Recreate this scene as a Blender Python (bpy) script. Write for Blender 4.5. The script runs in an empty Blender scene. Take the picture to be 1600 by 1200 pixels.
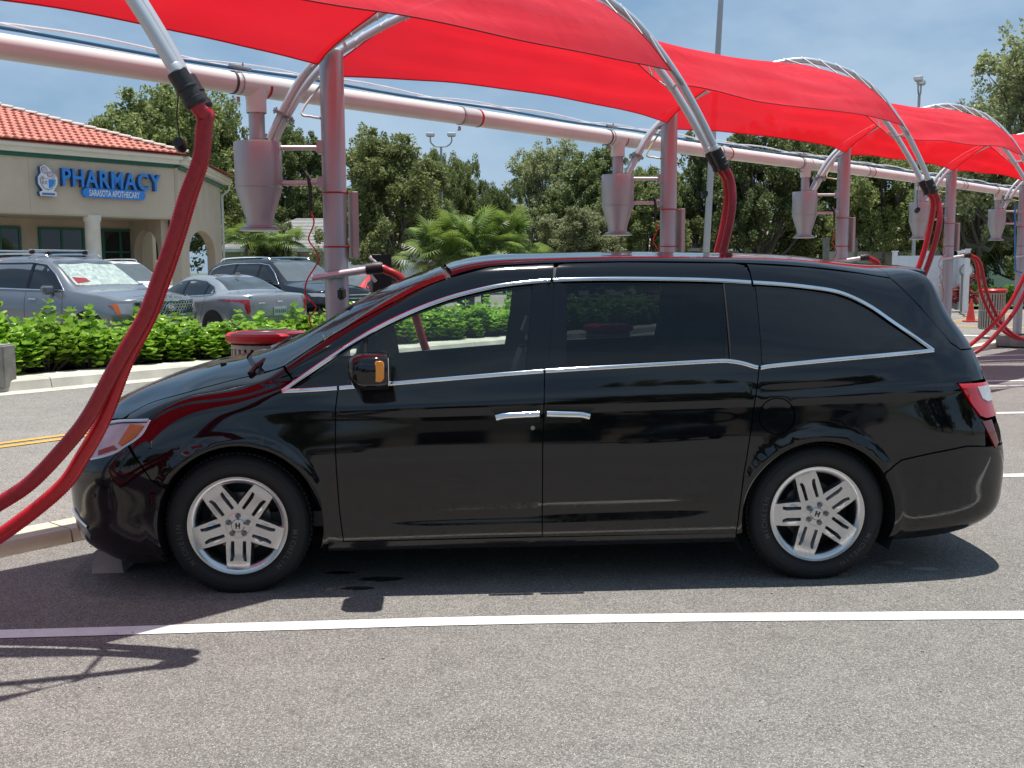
import bpy, bmesh, math, random
import numpy as np
from mathutils import Vector, Matrix, noise
from mathutils.geometry import delaunay_2d_cdt
random.seed(7); rng = np.random.default_rng(7)
SC = bpy.context.scene
COL = SC.collection
PI = math.pi
# ------------------------------------------------------------------ camera
CAM_H = 1.637; CAM_PITCH = .110; CAM_ROLL = .006; CAM_F = 1620.0
cd = bpy.data.cameras.new('camera'); cam = bpy.data.objects.new('camera', cd); COL.objects.link(cam)
cd.sensor_width = 36; cd.lens = 36 * CAM_F / 1600; cd.clip_start = .05; cd.clip_end = 2000
cam.location = (0, 0, CAM_H)
cam.rotation_euler = (Matrix.Rotation(PI/2 - CAM_PITCH, 3, 'X') @ Matrix.Rotation(-CAM_ROLL, 3, 'Z')).to_euler()
SC.camera = cam
# ------------------------------------------------------------------ light, sky, exposure
SUN_EL = math.radians(84.8)
SUN_AZ_VEC = Vector((.5, 1.0, 0)).normalized()          # horizontal direction towards the sun
world = bpy.data.worlds.new('World'); SC.world = world; world.use_nodes = True
nt = world.node_tree; N = nt.nodes; LK = nt.links
bg = N['Background']; bg.inputs[1].default_value = .075
sky = N.new('ShaderNodeTexSky'); sky.sky_type = 'NISHITA'; sky.sun_disc = False
sky.sun_elevation = SUN_EL; sky.sun_rotation = math.atan2(SUN_AZ_VEC.x, SUN_AZ_VEC.y)
sky.air_density = 1.0; sky.dust_density = .8; sky.ozone_density = 1.0
tc = N.new('ShaderNodeTexCoord')
mp = N.new('ShaderNodeMapping'); mp.inputs['Scale'].default_value = (1.0, 1.0, 2.3); mp.inputs['Location'].default_value = (7.7, 2.1, 3.3)
n1 = N.new('ShaderNodeTexNoise'); n1.inputs['Scale'].default_value = 2.1; n1.inputs['Detail'].default_value = 9; n1.inputs['Roughness'].default_value = .56
cr = N.new('ShaderNodeValToRGB'); cr.color_ramp.elements[0].position = .44; cr.color_ramp.elements[1].position = .60
LK.new(tc.outputs['Generated'], mp.inputs[0]); LK.new(mp.outputs[0], n1.inputs[0]); LK.new(n1.outputs[0], cr.inputs[0])
mx = N.new('ShaderNodeMix'); mx.data_type = 'RGBA'
haze = N.new('ShaderNodeMix'); haze.data_type = 'RGBA'; haze.inputs[0].default_value = .72
haze.inputs[7].default_value = (2.3, 3.9, 5.9, 1)
LK.new(sky.outputs[0], haze.inputs[6])
mul = N.new('ShaderNodeMath'); mul.operation = 'MULTIPLY'; mul.inputs[1].default_value = .72
LK.new(cr.outputs[0], mul.inputs[0]); LK.new(mul.outputs[0], mx.inputs[0])
LK.new(haze.outputs[2], mx.inputs[6]); mx.inputs[7].default_value = (4.7, 6.1, 7.6, 1)
LK.new(mx.outputs[2], bg.inputs[0])
sl = bpy.data.lights.new('sun', 'SUN'); sl.energy = 4.4; sl.angle = math.radians(.53); sl.color = (1, .965, .91)
sun = bpy.data.objects.new('sun', sl); COL.objects.link(sun)
sdir = Vector((SUN_AZ_VEC.x*math.cos(SUN_EL), SUN_AZ_VEC.y*math.cos(SUN_EL), math.sin(SUN_EL)))
sun.rotation_euler = sdir.to_track_quat('Z', 'Y').to_euler(); sun.location = (0, 0, 30)
SC.view_settings.view_transform = 'Standard'; SC.view_settings.look = 'None'
SC.view_settings.exposure = .5; SC.view_settings.gamma = 1.0; SC.view_settings.use_curve_mapping = False
SC.cycles.use_denoising = True; SC.cycles.max_bounces = 8; SC.cycles.transparent_max_bounces = 16
SC.cycles.caustics_reflective = False; SC.cycles.caustics_refractive = False
SC.cycles.sample_clamp_indirect = 6.0

# ------------------------------------------------------------------ helpers
def ray(px, py):
    a = px-800; b = py-600; c, s = math.cos(CAM_ROLL), math.sin(CAM_ROLL)
    u = (a*c-b*s)/CAM_F; v = -(a*s+b*c)/CAM_F; cp, sp = math.cos(CAM_PITCH), math.sin(CAM_PITCH)
    return Vector((u, cp+v*sp, -sp+v*cp))
def at(px, py, Y):
    d = ray(px, py); return Vector((0, 0, CAM_H)) + d*(Y/d.y)
def link(name, me, parent=None, mat=None):
    o = bpy.data.objects.new(name, me); COL.objects.link(o)
    if parent is not None: o.parent = parent
    if mat is not None: me.materials.append(mat)
    return o
def tag(o, label=None, cat=None, group=None, kind=None):
    if label: o['label'] = label
    if cat: o['category'] = cat
    if group: o['group'] = group
    if kind: o['kind'] = kind
    return o
def empty(name, loc, rz, label, cat, group=None):
    o = bpy.data.objects.new(name, None); COL.objects.link(o); o.location = loc; o.rotation_euler = (0, 0, rz)
    o.empty_display_size = .2
    return tag(o, label, cat, group)
def mesh(name, V, F, parent=None, mat=None, smooth=False):
    me = bpy.data.meshes.new(name); me.from_pydata([tuple(v) for v in V], [], F)
    if smooth: me.polygons.foreach_set('use_smooth', [True]*len(me.polygons))
    me.update(); return link(name, me, parent, mat)
def autosmooth(me, ang=35):
    bm = bmesh.new(); bm.from_mesh(me)
    for e in bm.edges:
        e.smooth = not (len(e.link_faces) == 2 and e.calc_face_angle(0) > math.radians(ang))
    for f in bm.faces: f.smooth = True
    bm.to_mesh(me); bm.free()
class MB:
    "collects simple shapes; build() links them as one mesh object"
    def __init__(s): s.V = []; s.F = []
    def add(s, V, F):
        o = len(s.V); s.V += [Vector(v) for v in V]; s.F += [tuple(i+o for i in f) for f in F]; return s
    def box(s, c, d, rz=0, M=None):
        x, y, z = d[0]/2, d[1]/2, d[2]/2; R = Matrix.Rotation(rz, 3, 'Z') if M is None else M
        V = [Vector(c)+R@Vector((a*x, b*y, e*z)) for a in (-1, 1) for b in (-1, 1) for e in (-1, 1)]
        return s.add(V, [(0,1,3,2),(4,6,7,5),(0,4,5,1),(2,3,7,6),(0,2,6,4),(1,5,7,3)])
    def tube(s, pts, r, n=10, cap=True, closed=False):
        P = [Vector(p) for p in pts]; rr = r if hasattr(r, '__len__') else [r]*len(P)
        V = []; F = []; up = None; m = len(P)
        for i, p in enumerate(P):
            if closed: t = (P[(i+1) % m]-P[i-1]).normalized()
            else: t = (P[min(i+1, m-1)]-P[max(i-1, 0)]).normalized()
            if up is None:
                up = Vector((0, 0, 1)) if abs(t.z) < .9 else Vector((1, 0, 0))
            up = (up - t*up.dot(t)).normalized(); b = t.cross(up)
            V += [p+(up*math.cos(2*PI*k/n)+b*math.sin(2*PI*k/n))*rr[i] for k in range(n)]
        for i in range(m if closed else m-1):
            j = (i+1) % m
            F += [(i*n+k, i*n+(k+1) % n, j*n+(k+1) % n, j*n+k) for k in range(n)]
        if cap and not closed: F += [tuple(range(n))[::-1], tuple((m-1)*n+k for k in range(n))]
        return s.add(V, F)
    def lathe(s, prof, c=(0, 0, 0), n=24, M=None, cap=True):
        "profile (r,z) turned about z, then M, then moved to c"
        R = Matrix.Identity(3) if M is None else M; V = []; F = []; m = len(prof)
        for r, z in prof:
            V += [Vector(c)+R@Vector((r*math.cos(2*PI*k/n), r*math.sin(2*PI*k/n), z)) for k in range(n)]
        for i in range(m-1): F += [(i*n+k, i*n+(k+1) % n, (i+1)*n+(k+1) % n, (i+1)*n+k) for k in range(n)]
        if cap: F += [tuple(range(n))[::-1], tuple((m-1)*n+k for k in range(n))]
        return s.add(V, F)
    def prism(s, poly, h, M=None, c=(0, 0, 0)):
        "polygon in xy extruded to z=h (convex or simple)"
        R = Matrix.Identity(3) if M is None else M; n = len(poly)
        V = [Vector(c)+R@Vector((x, y, 0)) for x, y in poly]+[Vector(c)+R@Vector((x, y, h)) for x, y in poly]
        F = [tuple(range(n))[::-1], tuple(range(n, 2*n))]+[(i, (i+1) % n, n+(i+1) % n, n+i) for i in range(n)]
        return s.add(V, F)
    def build(s, name, mat, parent=None, smooth=True, ang=35, bevel=0):
        me = bpy.data.meshes.new(name); me.from_pydata([tuple(v) for v in s.V], [], s.F); me.update()
        if bevel:
            bm = bmesh.new(); bm.from_mesh(me)
            es = [e for e in bm.edges if len(e.link_faces) == 2 and e.calc_face_angle(0) > .6]
            bmesh.ops.bevel(bm, geom=es, offset=bevel, segments=3, affect='EDGES', clamp_overlap=True)
            bm.to_mesh(me); bm.free()
        if smooth: autosmooth(me, ang)
        return link(name, me, parent, mat)
def catmull(P, per=8):
    P = [Vector(p) for p in P]; P = [2*P[0]-P[1]]+P+[2*P[-1]-P[-2]]; out = []
    for i in range(1, len(P)-2):
        for k in range(per):
            t = k/per; a, b, c, d = P[i-1:i+3]
            out.append(.5*((2*b)+(c-a)*t+(2*a-5*b+4*c-d)*t*t+(3*b-a-3*c+d)*t**3))
    out.append(P[-2]); return out
def resample(P, step):
    P = [Vector(p) for p in P]; L = [0]
    for a, b in zip(P, P[1:]): L.append(L[-1]+(b-a).length)
    n = max(2, int(round(L[-1]/step))); out = []; j = 0
    for i in range(n+1):
        t = L[-1]*i/n
        while j < len(L)-2 and L[j+1] < t: j += 1
        out.append(P[j].lerp(P[j+1], (t-L[j])/max(1e-9, L[j+1]-L[j])))
    return out
def text_mesh(s, size, depth=0, align='CENTER', bold=0, spacing=1.0):
    c = bpy.data.curves.new('txt', 'FONT'); c.body = s; c.size = size; c.extrude = depth; c.align_x = align; c.offset = bold
    c.space_character = spacing; c.resolution_u = 3
    o = bpy.data.objects.new('txt', c); COL.objects.link(o)
    dg = bpy.context.evaluated_depsgraph_get(); me = bpy.data.meshes.new_from_object(o.evaluated_get(dg))
    bpy.data.objects.remove(o); bpy.data.curves.remove(c)
    V = [v.co.copy() for v in me.vertices]; F = [tuple(p.vertices) for p in me.polygons]; bpy.data.meshes.remove(me)
    return V, F
def copy_tree(o, parent=None):
    c = o.copy(); COL.objects.link(c)
    if parent is not None: c.parent = parent
    for ch in list(o.children): copy_tree(ch, c)
    return c

# ------------------------------------------------------------------ materials
MATS = {}
def M(name, col, rough=.5, metal=0, noise_=None, bump=None, coat=0, spec=.5, sheen=0, dirt=None):
    """noise_=(scale, amount) mottles the colour, bump=(scale, distance) adds fine relief"""
    if name in MATS: return MATS[name]
    m = bpy.data.materials.new(name); m.use_nodes = True; t = m.node_tree; b = t.nodes['Principled BSDF']
    b.inputs['Base Color'].default_value = (*col, 1); b.inputs['Roughness'].default_value = rough
    b.inputs['Metallic'].default_value = metal; b.inputs['Coat Weight'].default_value = coat
    b.inputs['Specular IOR Level'].default_value = spec; b.inputs['Coat Roughness'].default_value = .02
    g = t.nodes.new('ShaderNodeTexCoord')
    ns, na = noise_ if noise_ else (6, .10)
    n = t.nodes.new('ShaderNodeTexNoise'); n.inputs['Scale'].default_value = ns; n.inputs['Detail'].default_value = 5
    t.links.new(g.outputs['Object'], n.inputs[0])
    r = t.nodes.new('ShaderNodeMapRange'); r.inputs[1].default_value = .25; r.inputs[2].default_value = .75
    r.inputs[3].default_value = 1-na; r.inputs[4].default_value = 1+na
    t.links.new(n.outputs[0], r.inputs[0])
    h = t.nodes.new('ShaderNodeMix'); h.data_type = 'RGBA'; h.blend_type = 'MULTIPLY'; h.inputs[0].default_value = 1
    h.inputs[6].default_value = (*col, 1); t.links.new(r.outputs[0], h.inputs[7]); t.links.new(h.outputs[2], b.inputs['Base Color'])
    if bump:
        n2 = t.nodes.new('ShaderNodeTexNoise'); n2.inputs['Scale'].default_value = bump[0]; n2.inputs['Detail'].default_value = 3
        t.links.new(g.outputs['Object'], n2.inputs[0])
        bp = t.nodes.new('ShaderNodeBump'); bp.inputs['Distance'].default_value = bump[1]; t.links.new(n2.outputs[0], bp.inputs['Height'])
        t.links.new(bp.outputs[0], b.inputs['Normal'])
    MATS[name] = m; return m
def glass(name, tint, refl_rough=.0, body=None, mix=0.0, ior=1.52):
    "thin car glass: tinted see-through layer under a fresnel reflection; mix = share of dark film that hides what is behind"
    if name in MATS: return MATS[name]
    m = bpy.data.materials.new(name); m.use_nodes = True; t = m.node_tree; t.nodes.clear()
    out = t.nodes.new('ShaderNodeOutputMaterial'); tr = t.nodes.new('ShaderNodeBsdfTransparent'); tr.inputs[0].default_value = (*tint, 1)
    gl = t.nodes.new('ShaderNodeBsdfGlossy'); gl.inputs['Roughness'].default_value = refl_rough
    fr = t.nodes.new('ShaderNodeFresnel'); fr.inputs[0].default_value = ior
    di = t.nodes.new('ShaderNodeBsdfDiffuse'); di.inputs[0].default_value = (*(body or (.02, .02, .02)), 1)
    nz = t.nodes.new('ShaderNodeTexNoise'); nz.inputs['Scale'].default_value = 3
    mr = t.nodes.new('ShaderNodeMapRange'); mr.inputs[3].default_value = max(0, mix-.02); mr.inputs[4].default_value = mix+.02
    t.links.new(nz.outputs[0], mr.inputs[0])
    m1 = t.nodes.new('ShaderNodeMixShader'); t.links.new(mr.outputs[0], m1.inputs[0]); t.links.new(tr.outputs[0], m1.inputs[1]); t.links.new(di.outputs[0], m1.inputs[2])
    m2 = t.nodes.new('ShaderNodeMixShader'); t.links.new(fr.outputs[0], m2.inputs[0]); t.links.new(m1.outputs[0], m2.inputs[1]); t.links.new(gl.outputs[0], m2.inputs[2])
    t.links.new(m2.outputs[0], out.inputs[0]); MATS[name] = m; return m
def asphalt(name, base, grain=1.0, patch=.18):
    m = bpy.data.materials.new(name); m.use_nodes = True; t = m.node_tree; b = t.nodes['Principled BSDF']; L = t.links
    g = t.nodes.new('ShaderNodeTexCoord')
    def nz(sc, det, ro=.5):
        n = t.nodes.new('ShaderNodeTexNoise'); n.inputs['Scale'].default_value = sc; n.inputs['Detail'].default_value = det
        n.inputs['Roughness'].default_value = ro; L.new(g.outputs['Object'], n.inputs[0]); return n
    def rng_(src, a, b_, lo, hi):
        r = t.nodes.new('ShaderNodeMapRange'); r.inputs[1].default_value = a; r.inputs[2].default_value = b_; r.inputs[3].default_value = lo; r.inputs[4].default_value = hi
        L.new(src, r.inputs[0]); return r.outputs[0]
    def mulc(c, f):
        x = t.nodes.new('ShaderNodeMix'); x.data_type = 'RGBA'; x.blend_type = 'MULTIPLY'; x.inputs[0].default_value = 1
        if isinstance(c, tuple): x.inputs[6].default_value = c
        else: L.new(c, x.inputs[6])
        L.new(f, x.inputs[7]); return x.outputs[2]
    v = t.nodes.new('ShaderNodeTexVoronoi'); v.inputs['Scale'].default_value = 125/grain; v.inputs['Randomness'].default_value = 1; L.new(g.outputs['Object'], v.inputs[0])
    sep = t.nodes.new('ShaderNodeSeparateColor'); L.new(v.outputs['Color'], sep.inputs[0])
    stone = rng_(sep.outputs[0], 0, 1, .70, 1.32)
    v2 = t.nodes.new('ShaderNodeTexVoronoi'); v2.inputs['Scale'].default_value = 290/grain; L.new(g.outputs['Object'], v2.inputs[0])
    s2 = t.nodes.new('ShaderNodeSeparateColor'); L.new(v2.outputs['Color'], s2.inputs[0])
    fine = rng_(s2.outputs[1], 0, 1, .66, 1.34)
    big = rng_(nz(.35, 6, .6).outputs[0], .3, .7, 1-patch, 1+patch)
    mid = rng_(nz(5.5, 5, .6).outputs[0], .3, .7, .90, 1.10)
    c = mulc((*base, 1), stone); c = mulc(c, fine); c = mulc(c, big); c = mulc(c, mid)
    # pale aggregate sparkles
    sp = rng_(s2.outputs[2], .93, .96, 0, 1)
    x = t.nodes.new('ShaderNodeMix'); x.data_type = 'RGBA'; L.new(sp, x.inputs[0]); L.new(c, x.inputs[6]); x.inputs[7].default_value = (.42, .40, .37, 1)
    L.new(x.outputs[2], b.inputs['Base Color']); b.inputs['Roughness'].default_value = .88; b.inputs['Specular IOR Level'].default_value = .3
    bp = t.nodes.new('ShaderNodeBump'); bp.inputs['Distance'].default_value = .004; bp.inputs['Strength'].default_value = .8
    L.new(v.outputs['Distance'], bp.inputs['Height']); L.new(bp.outputs[0], b.inputs['Normal'])
    MATS[name] = m; return m

asph = asphalt('asphalt_lot', (.176, .164, .149), patch=.13)
asph2 = asphalt('asphalt_lane', (.205, .188, .168), 1.3)
concrete = M('concrete', (.42, .39, .34), .85, noise_=(3, .16), bump=(60, .003))
conc_dark = M('weathered_concrete', (.24, .225, .20), .9, noise_=(5, .3), bump=(40, .004))
white_paint = M('white_line_paint', (.78, .77, .74), .7, noise_=(9, .10), bump=(150, .002))
yellow_paint = M('yellow_line_paint', (.62, .33, .05), .7, noise_=(7, .12), bump=(150, .002))
paint_black = M('black_car_paint', (.0022, .0024, .0035), .03, spec=.62, noise_=(3, .1))
def dusty_paint():
    t = paint_black.node_tree; L = t.links; b = t.nodes['Principled BSDF']; g = t.nodes.new('ShaderNodeTexCoord'); sp = t.nodes.new('ShaderNodeSeparateXYZ'); L.new(g.outputs['Object'], sp.inputs[0])
    z = t.nodes.new('ShaderNodeMapRange'); z.inputs[1].default_value = .62; z.inputs[2].default_value = .18; L.new(sp.outputs[2], z.inputs[0])
    n = t.nodes.new('ShaderNodeTexNoise'); n.inputs['Scale'].default_value = 34; n.inputs['Detail'].default_value = 8; n.inputs['Roughness'].default_value = .75; L.new(g.outputs['Object'], n.inputs[0])
    r = t.nodes.new('ShaderNodeMapRange'); r.inputs[1].default_value = .42; r.inputs[2].default_value = .75; L.new(n.outputs[0], r.inputs[0])
    m = t.nodes.new('ShaderNodeMath'); m.operation = 'MULTIPLY'; L.new(z.outputs[0], m.inputs[0]); L.new(r.outputs[0], m.inputs[1])
    x = t.nodes.new('ShaderNodeMix'); x.data_type = 'RGBA'; L.new(m.outputs[0], x.inputs[0]); x.inputs[6].default_value = (.0032,.0034,.0048,1); x.inputs[7].default_value = (.022,.019,.016,1)
    L.new(x.outputs[2], b.inputs['Base Color'])
    n2 = t.nodes.new('ShaderNodeTexNoise'); n2.inputs['Scale'].default_value = 2.2; n2.inputs['Detail'].default_value = 6; L.new(g.outputs['Object'], n2.inputs[0])
    q = t.nodes.new('ShaderNodeMapRange'); q.inputs[1].default_value = .35; q.inputs[2].default_value = .7; q.inputs[3].default_value = .018; q.inputs[4].default_value = .075; L.new(n2.outputs[0], q.inputs[0])
    a = t.nodes.new('ShaderNodeMath'); a.operation = 'MULTIPLY_ADD'; L.new(m.outputs[0], a.inputs[0]); a.inputs[1].default_value = .35; L.new(q.outputs[0], a.inputs[2]); L.new(a.outputs[0], b.inputs['Roughness'])
dusty_paint()
def worn(m, under, sc=14, amt=.60):
    "lets the asphalt colour show through chips in painted lines"
    t = m.node_tree; L = t.links; b = t.nodes['Principled BSDF']; src = b.inputs['Base Color'].links[0].from_socket; g = t.nodes.new('ShaderNodeTexCoord')
    n = t.nodes.new('ShaderNodeTexNoise'); n.inputs['Scale'].default_value = sc; n.inputs['Detail'].default_value = 12; n.inputs['Roughness'].default_value = .8; L.new(g.outputs['Object'], n.inputs[0])
    r = t.nodes.new('ShaderNodeMapRange'); r.inputs[1].default_value = amt; r.inputs[2].default_value = amt+.05; L.new(n.outputs[0], r.inputs[0])
    x = t.nodes.new('ShaderNodeMix'); x.data_type = 'RGBA'; L.new(r.outputs[0], x.inputs[0]); L.new(src, x.inputs[6]); x.inputs[7].default_value = (*under,1); L.new(x.outputs[2], b.inputs['Base Color'])
worn(white_paint, (.25,.235,.21)); worn(yellow_paint, (.20,.17,.12))
chrome = M('chrome', (.75, .76, .78), .08, 1)
black_plastic = M('black_plastic', (.012, .012, .013), .45, bump=(300, .0005))
gloss_black = M('gloss_black_trim', (.005, .005, .006), .06, spec=.45)
rubber = M('tyre_rubber', (.009, .009, .0095), .75, noise_=(20, .2), bump=(200, .0008))
alloy = M('alloy_silver', (.58, .585, .60), .22, .95, noise_=(8, .06))
alloy_dark = M('dark_wheel_well', (.03, .03, .032), .6, .3)
steel = M('brake_steel', (.22, .21, .20), .45, .8, noise_=(30, .3))
seat_mat = M('grey_leather', (.10, .105, .11), .5, bump=(40, .003))
inner_mat = M('interior_trim', (.02, .021, .023), .7)
gl_front = glass('clear_green_glass', (.88, .94, .91), mix=.05, body=(.15, .18, .17))
gl_tint = glass('privacy_glass', (.20, .22, .23), mix=.12, body=(.012, .013, .015))
gl_wind = glass('windshield_glass', (.60, .68, .66), mix=.06, body=(.05,.055,.06), ior=2.6)
# ------------------------------------------------------------------ smooth car-body surface and panels cut from it
def spline_basis(t):
    "returns f(x)->(N,n) weights of a natural cubic spline through knots t"
    n = len(t); h = np.diff(t); A = np.zeros((n, n)); R = np.zeros((n, n)); A[0, 0] = A[-1, -1] = 1
    for i in range(1, n-1):
        A[i, i-1] = h[i-1]; A[i, i] = 2*(h[i-1]+h[i]); A[i, i+1] = h[i]
        R[i, i-1] += 6/h[i-1]; R[i, i] -= 6/h[i-1]+6/h[i]; R[i, i+1] += 6/h[i]
    Mx = np.linalg.solve(A, R)
    def f(x):
        x = np.clip(np.asarray(x, float), t[0], t[-1]); i = np.clip(np.searchsorted(t, x)-1, 0, n-2)
        d = h[i]; a = (t[i+1]-x)/d; b = (x-t[i])/d; W = np.zeros((len(x), n)); k = np.arange(len(x))
        W[k, i] += a; W[k, i+1] += b
        return W+((a**3-a)*d*d/6)[:, None]*Mx[i]+((b**3-b)*d*d/6)[:, None]*Mx[i+1]
    return f
class Loft:
    """stations from nose centre to tail centre; each = (x list, half-width list, z list) bottom to roof centre"""
    def __init__(s, st, detail=None):
        s.P = np.array([[[x, w, z] for x, w, z in zip(*a)] for a in st], float)
        d = np.linalg.norm(np.diff(s.P, axis=0), axis=2).mean(1); s.qk = np.r_[0, np.cumsum(d)]
        e = np.linalg.norm(np.diff(s.P, axis=1), axis=2).mean(0); s.sk = np.r_[0, np.cumsum(e)]
        s.A = spline_basis(s.qk); s.B = spline_basis(s.sk); s.detail = detail
        q = np.linspace(0, s.qk[-1], 500); t = np.linspace(0, s.sk[-1], 160)
        Q, T = np.meshgrid(q, t, indexing='ij'); s.gq = Q.ravel(); s.gt = T.ravel(); s.gp = s.ev(s.gq, s.gt)
    def ev(s, q, t):
        p = np.einsum('ni,ijk,nj->nk', s.A(q), s.P, s.B(t))
        if s.detail is not None: p[:, 1] += s.detail(p[:, 0], p[:, 2])*np.clip(p[:, 1]*3, 0, 1)
        p[:, 1] = np.maximum(p[:, 1], 0); return p
    def evn(s, q, t):
        q = np.asarray(q, float); t = np.asarray(t, float); e = .012
        p = s.ev(q, t)
        def c(v, m): return np.clip(v, 0, m)
        a = s.ev(c(q+e, s.qk[-1]), t)-s.ev(c(q-e, s.qk[-1]), t); b = s.ev(q, c(t+e, s.sk[-1]))-s.ev(q, c(t-e, s.sk[-1]))
        n = np.cross(b, a); n[p[:, 1] < 1e-4, 1] = 0
        # towards the outside: w positive is outside
        l = np.linalg.norm(n, axis=1); l[l < 1e-12] = 1; n /= l[:, None]
        return p, n
    def inv(s, xz, seed_w=True):
        xz = np.atleast_2d(np.asarray(xz, float)); g = s.gp; out = np.zeros((len(xz), 2))
        for i, (x, z) in enumerate(xz):
            d = (g[:, 0]-x)**2+(g[:, 2]-z)**2
            if seed_w: d = d-.002*g[:, 1]
            j = int(np.argmin(d)); out[i] = (s.gq[j], s.gt[j])
        q, t = out[:, 0].copy(), out[:, 1].copy(); e = .004
        for _ in range(5):
            p = s.ev(q, t)[:, [0, 2]]; r = xz-p
            Jq = (s.ev(q+e, t)[:, [0, 2]]-s.ev(q-e, t)[:, [0, 2]])/(2*e); Jt = (s.ev(q, t+e)[:, [0, 2]]-s.ev(q, t-e)[:, [0, 2]])/(2*e)
            D = Jq[:, 0]*Jt[:, 1]-Jq[:, 1]*Jt[:, 0]; ok = np.abs(D) > .05; D = np.where(ok, D, 1)
            dq = np.where(ok, (r[:, 0]*Jt[:, 1]-r[:, 1]*Jt[:, 0])/D, 0); dt = np.where(ok, (Jq[:, 0]*r[:, 1]-Jq[:, 1]*r[:, 0])/D, 0)
            q = np.clip(q+np.clip(dq, -.03, .03), 0, s.qk[-1]); t = np.clip(t+np.clip(dt, -.03, .03), 0, s.sk[-1])
        return np.stack([q, t], 1)
def dens(P, step, closed=True):
    out = []; n = len(P)
    for i in range(n if closed else n-1):
        a = np.array(P[i], float); b = np.array(P[(i+1) % n], float); k = max(1, int(math.ceil(np.linalg.norm(b-a)/step)))
        out += [tuple(a+(b-a)*j/k) for j in range(k)]
    if not closed: out.append(tuple(P[-1]))
    return out
def inside(pts, poly):
    x, y = pts[:, 0], pts[:, 1]; r = np.zeros(len(pts), bool); n = len(poly); j = n-1
    for i in range(n):
        xi, yi = poly[i]; xj, yj = poly[j]
        if yi != yj: r ^= ((yi > y) != (yj > y)) & (x < (xj-xi)*(y-yi)/(yj-yi)+xi)
        j = i
    return r
def inset(P, d):
    P = np.array(P, float); n = len(P); A = .5*sum(P[i][0]*P[(i+1) % n][1]-P[(i+1) % n][0]*P[i][1] for i in range(n)); sg = 1 if A > 0 else -1
    out = []
    for i in range(n):
        a, b, c = P[i-1], P[i], P[(i+1) % n]; u = b-a; v = c-b; u /= max(1e-9, np.linalg.norm(u)); v /= max(1e-9, np.linalg.norm(v))
        m = np.array([-(u[1]+v[1]), u[0]+v[0]])*sg; l = np.linalg.norm(m); out.append(tuple(b+(m/l*d if l > 1e-6 else 0)))
    return out
def smooth2(P, per=6, closed=False):
    "catmull through 2-D points (open)"
    v = catmull([(p[0], p[1], 0) for p in P], per); return [(p.x, p.y) for p in v]
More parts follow.
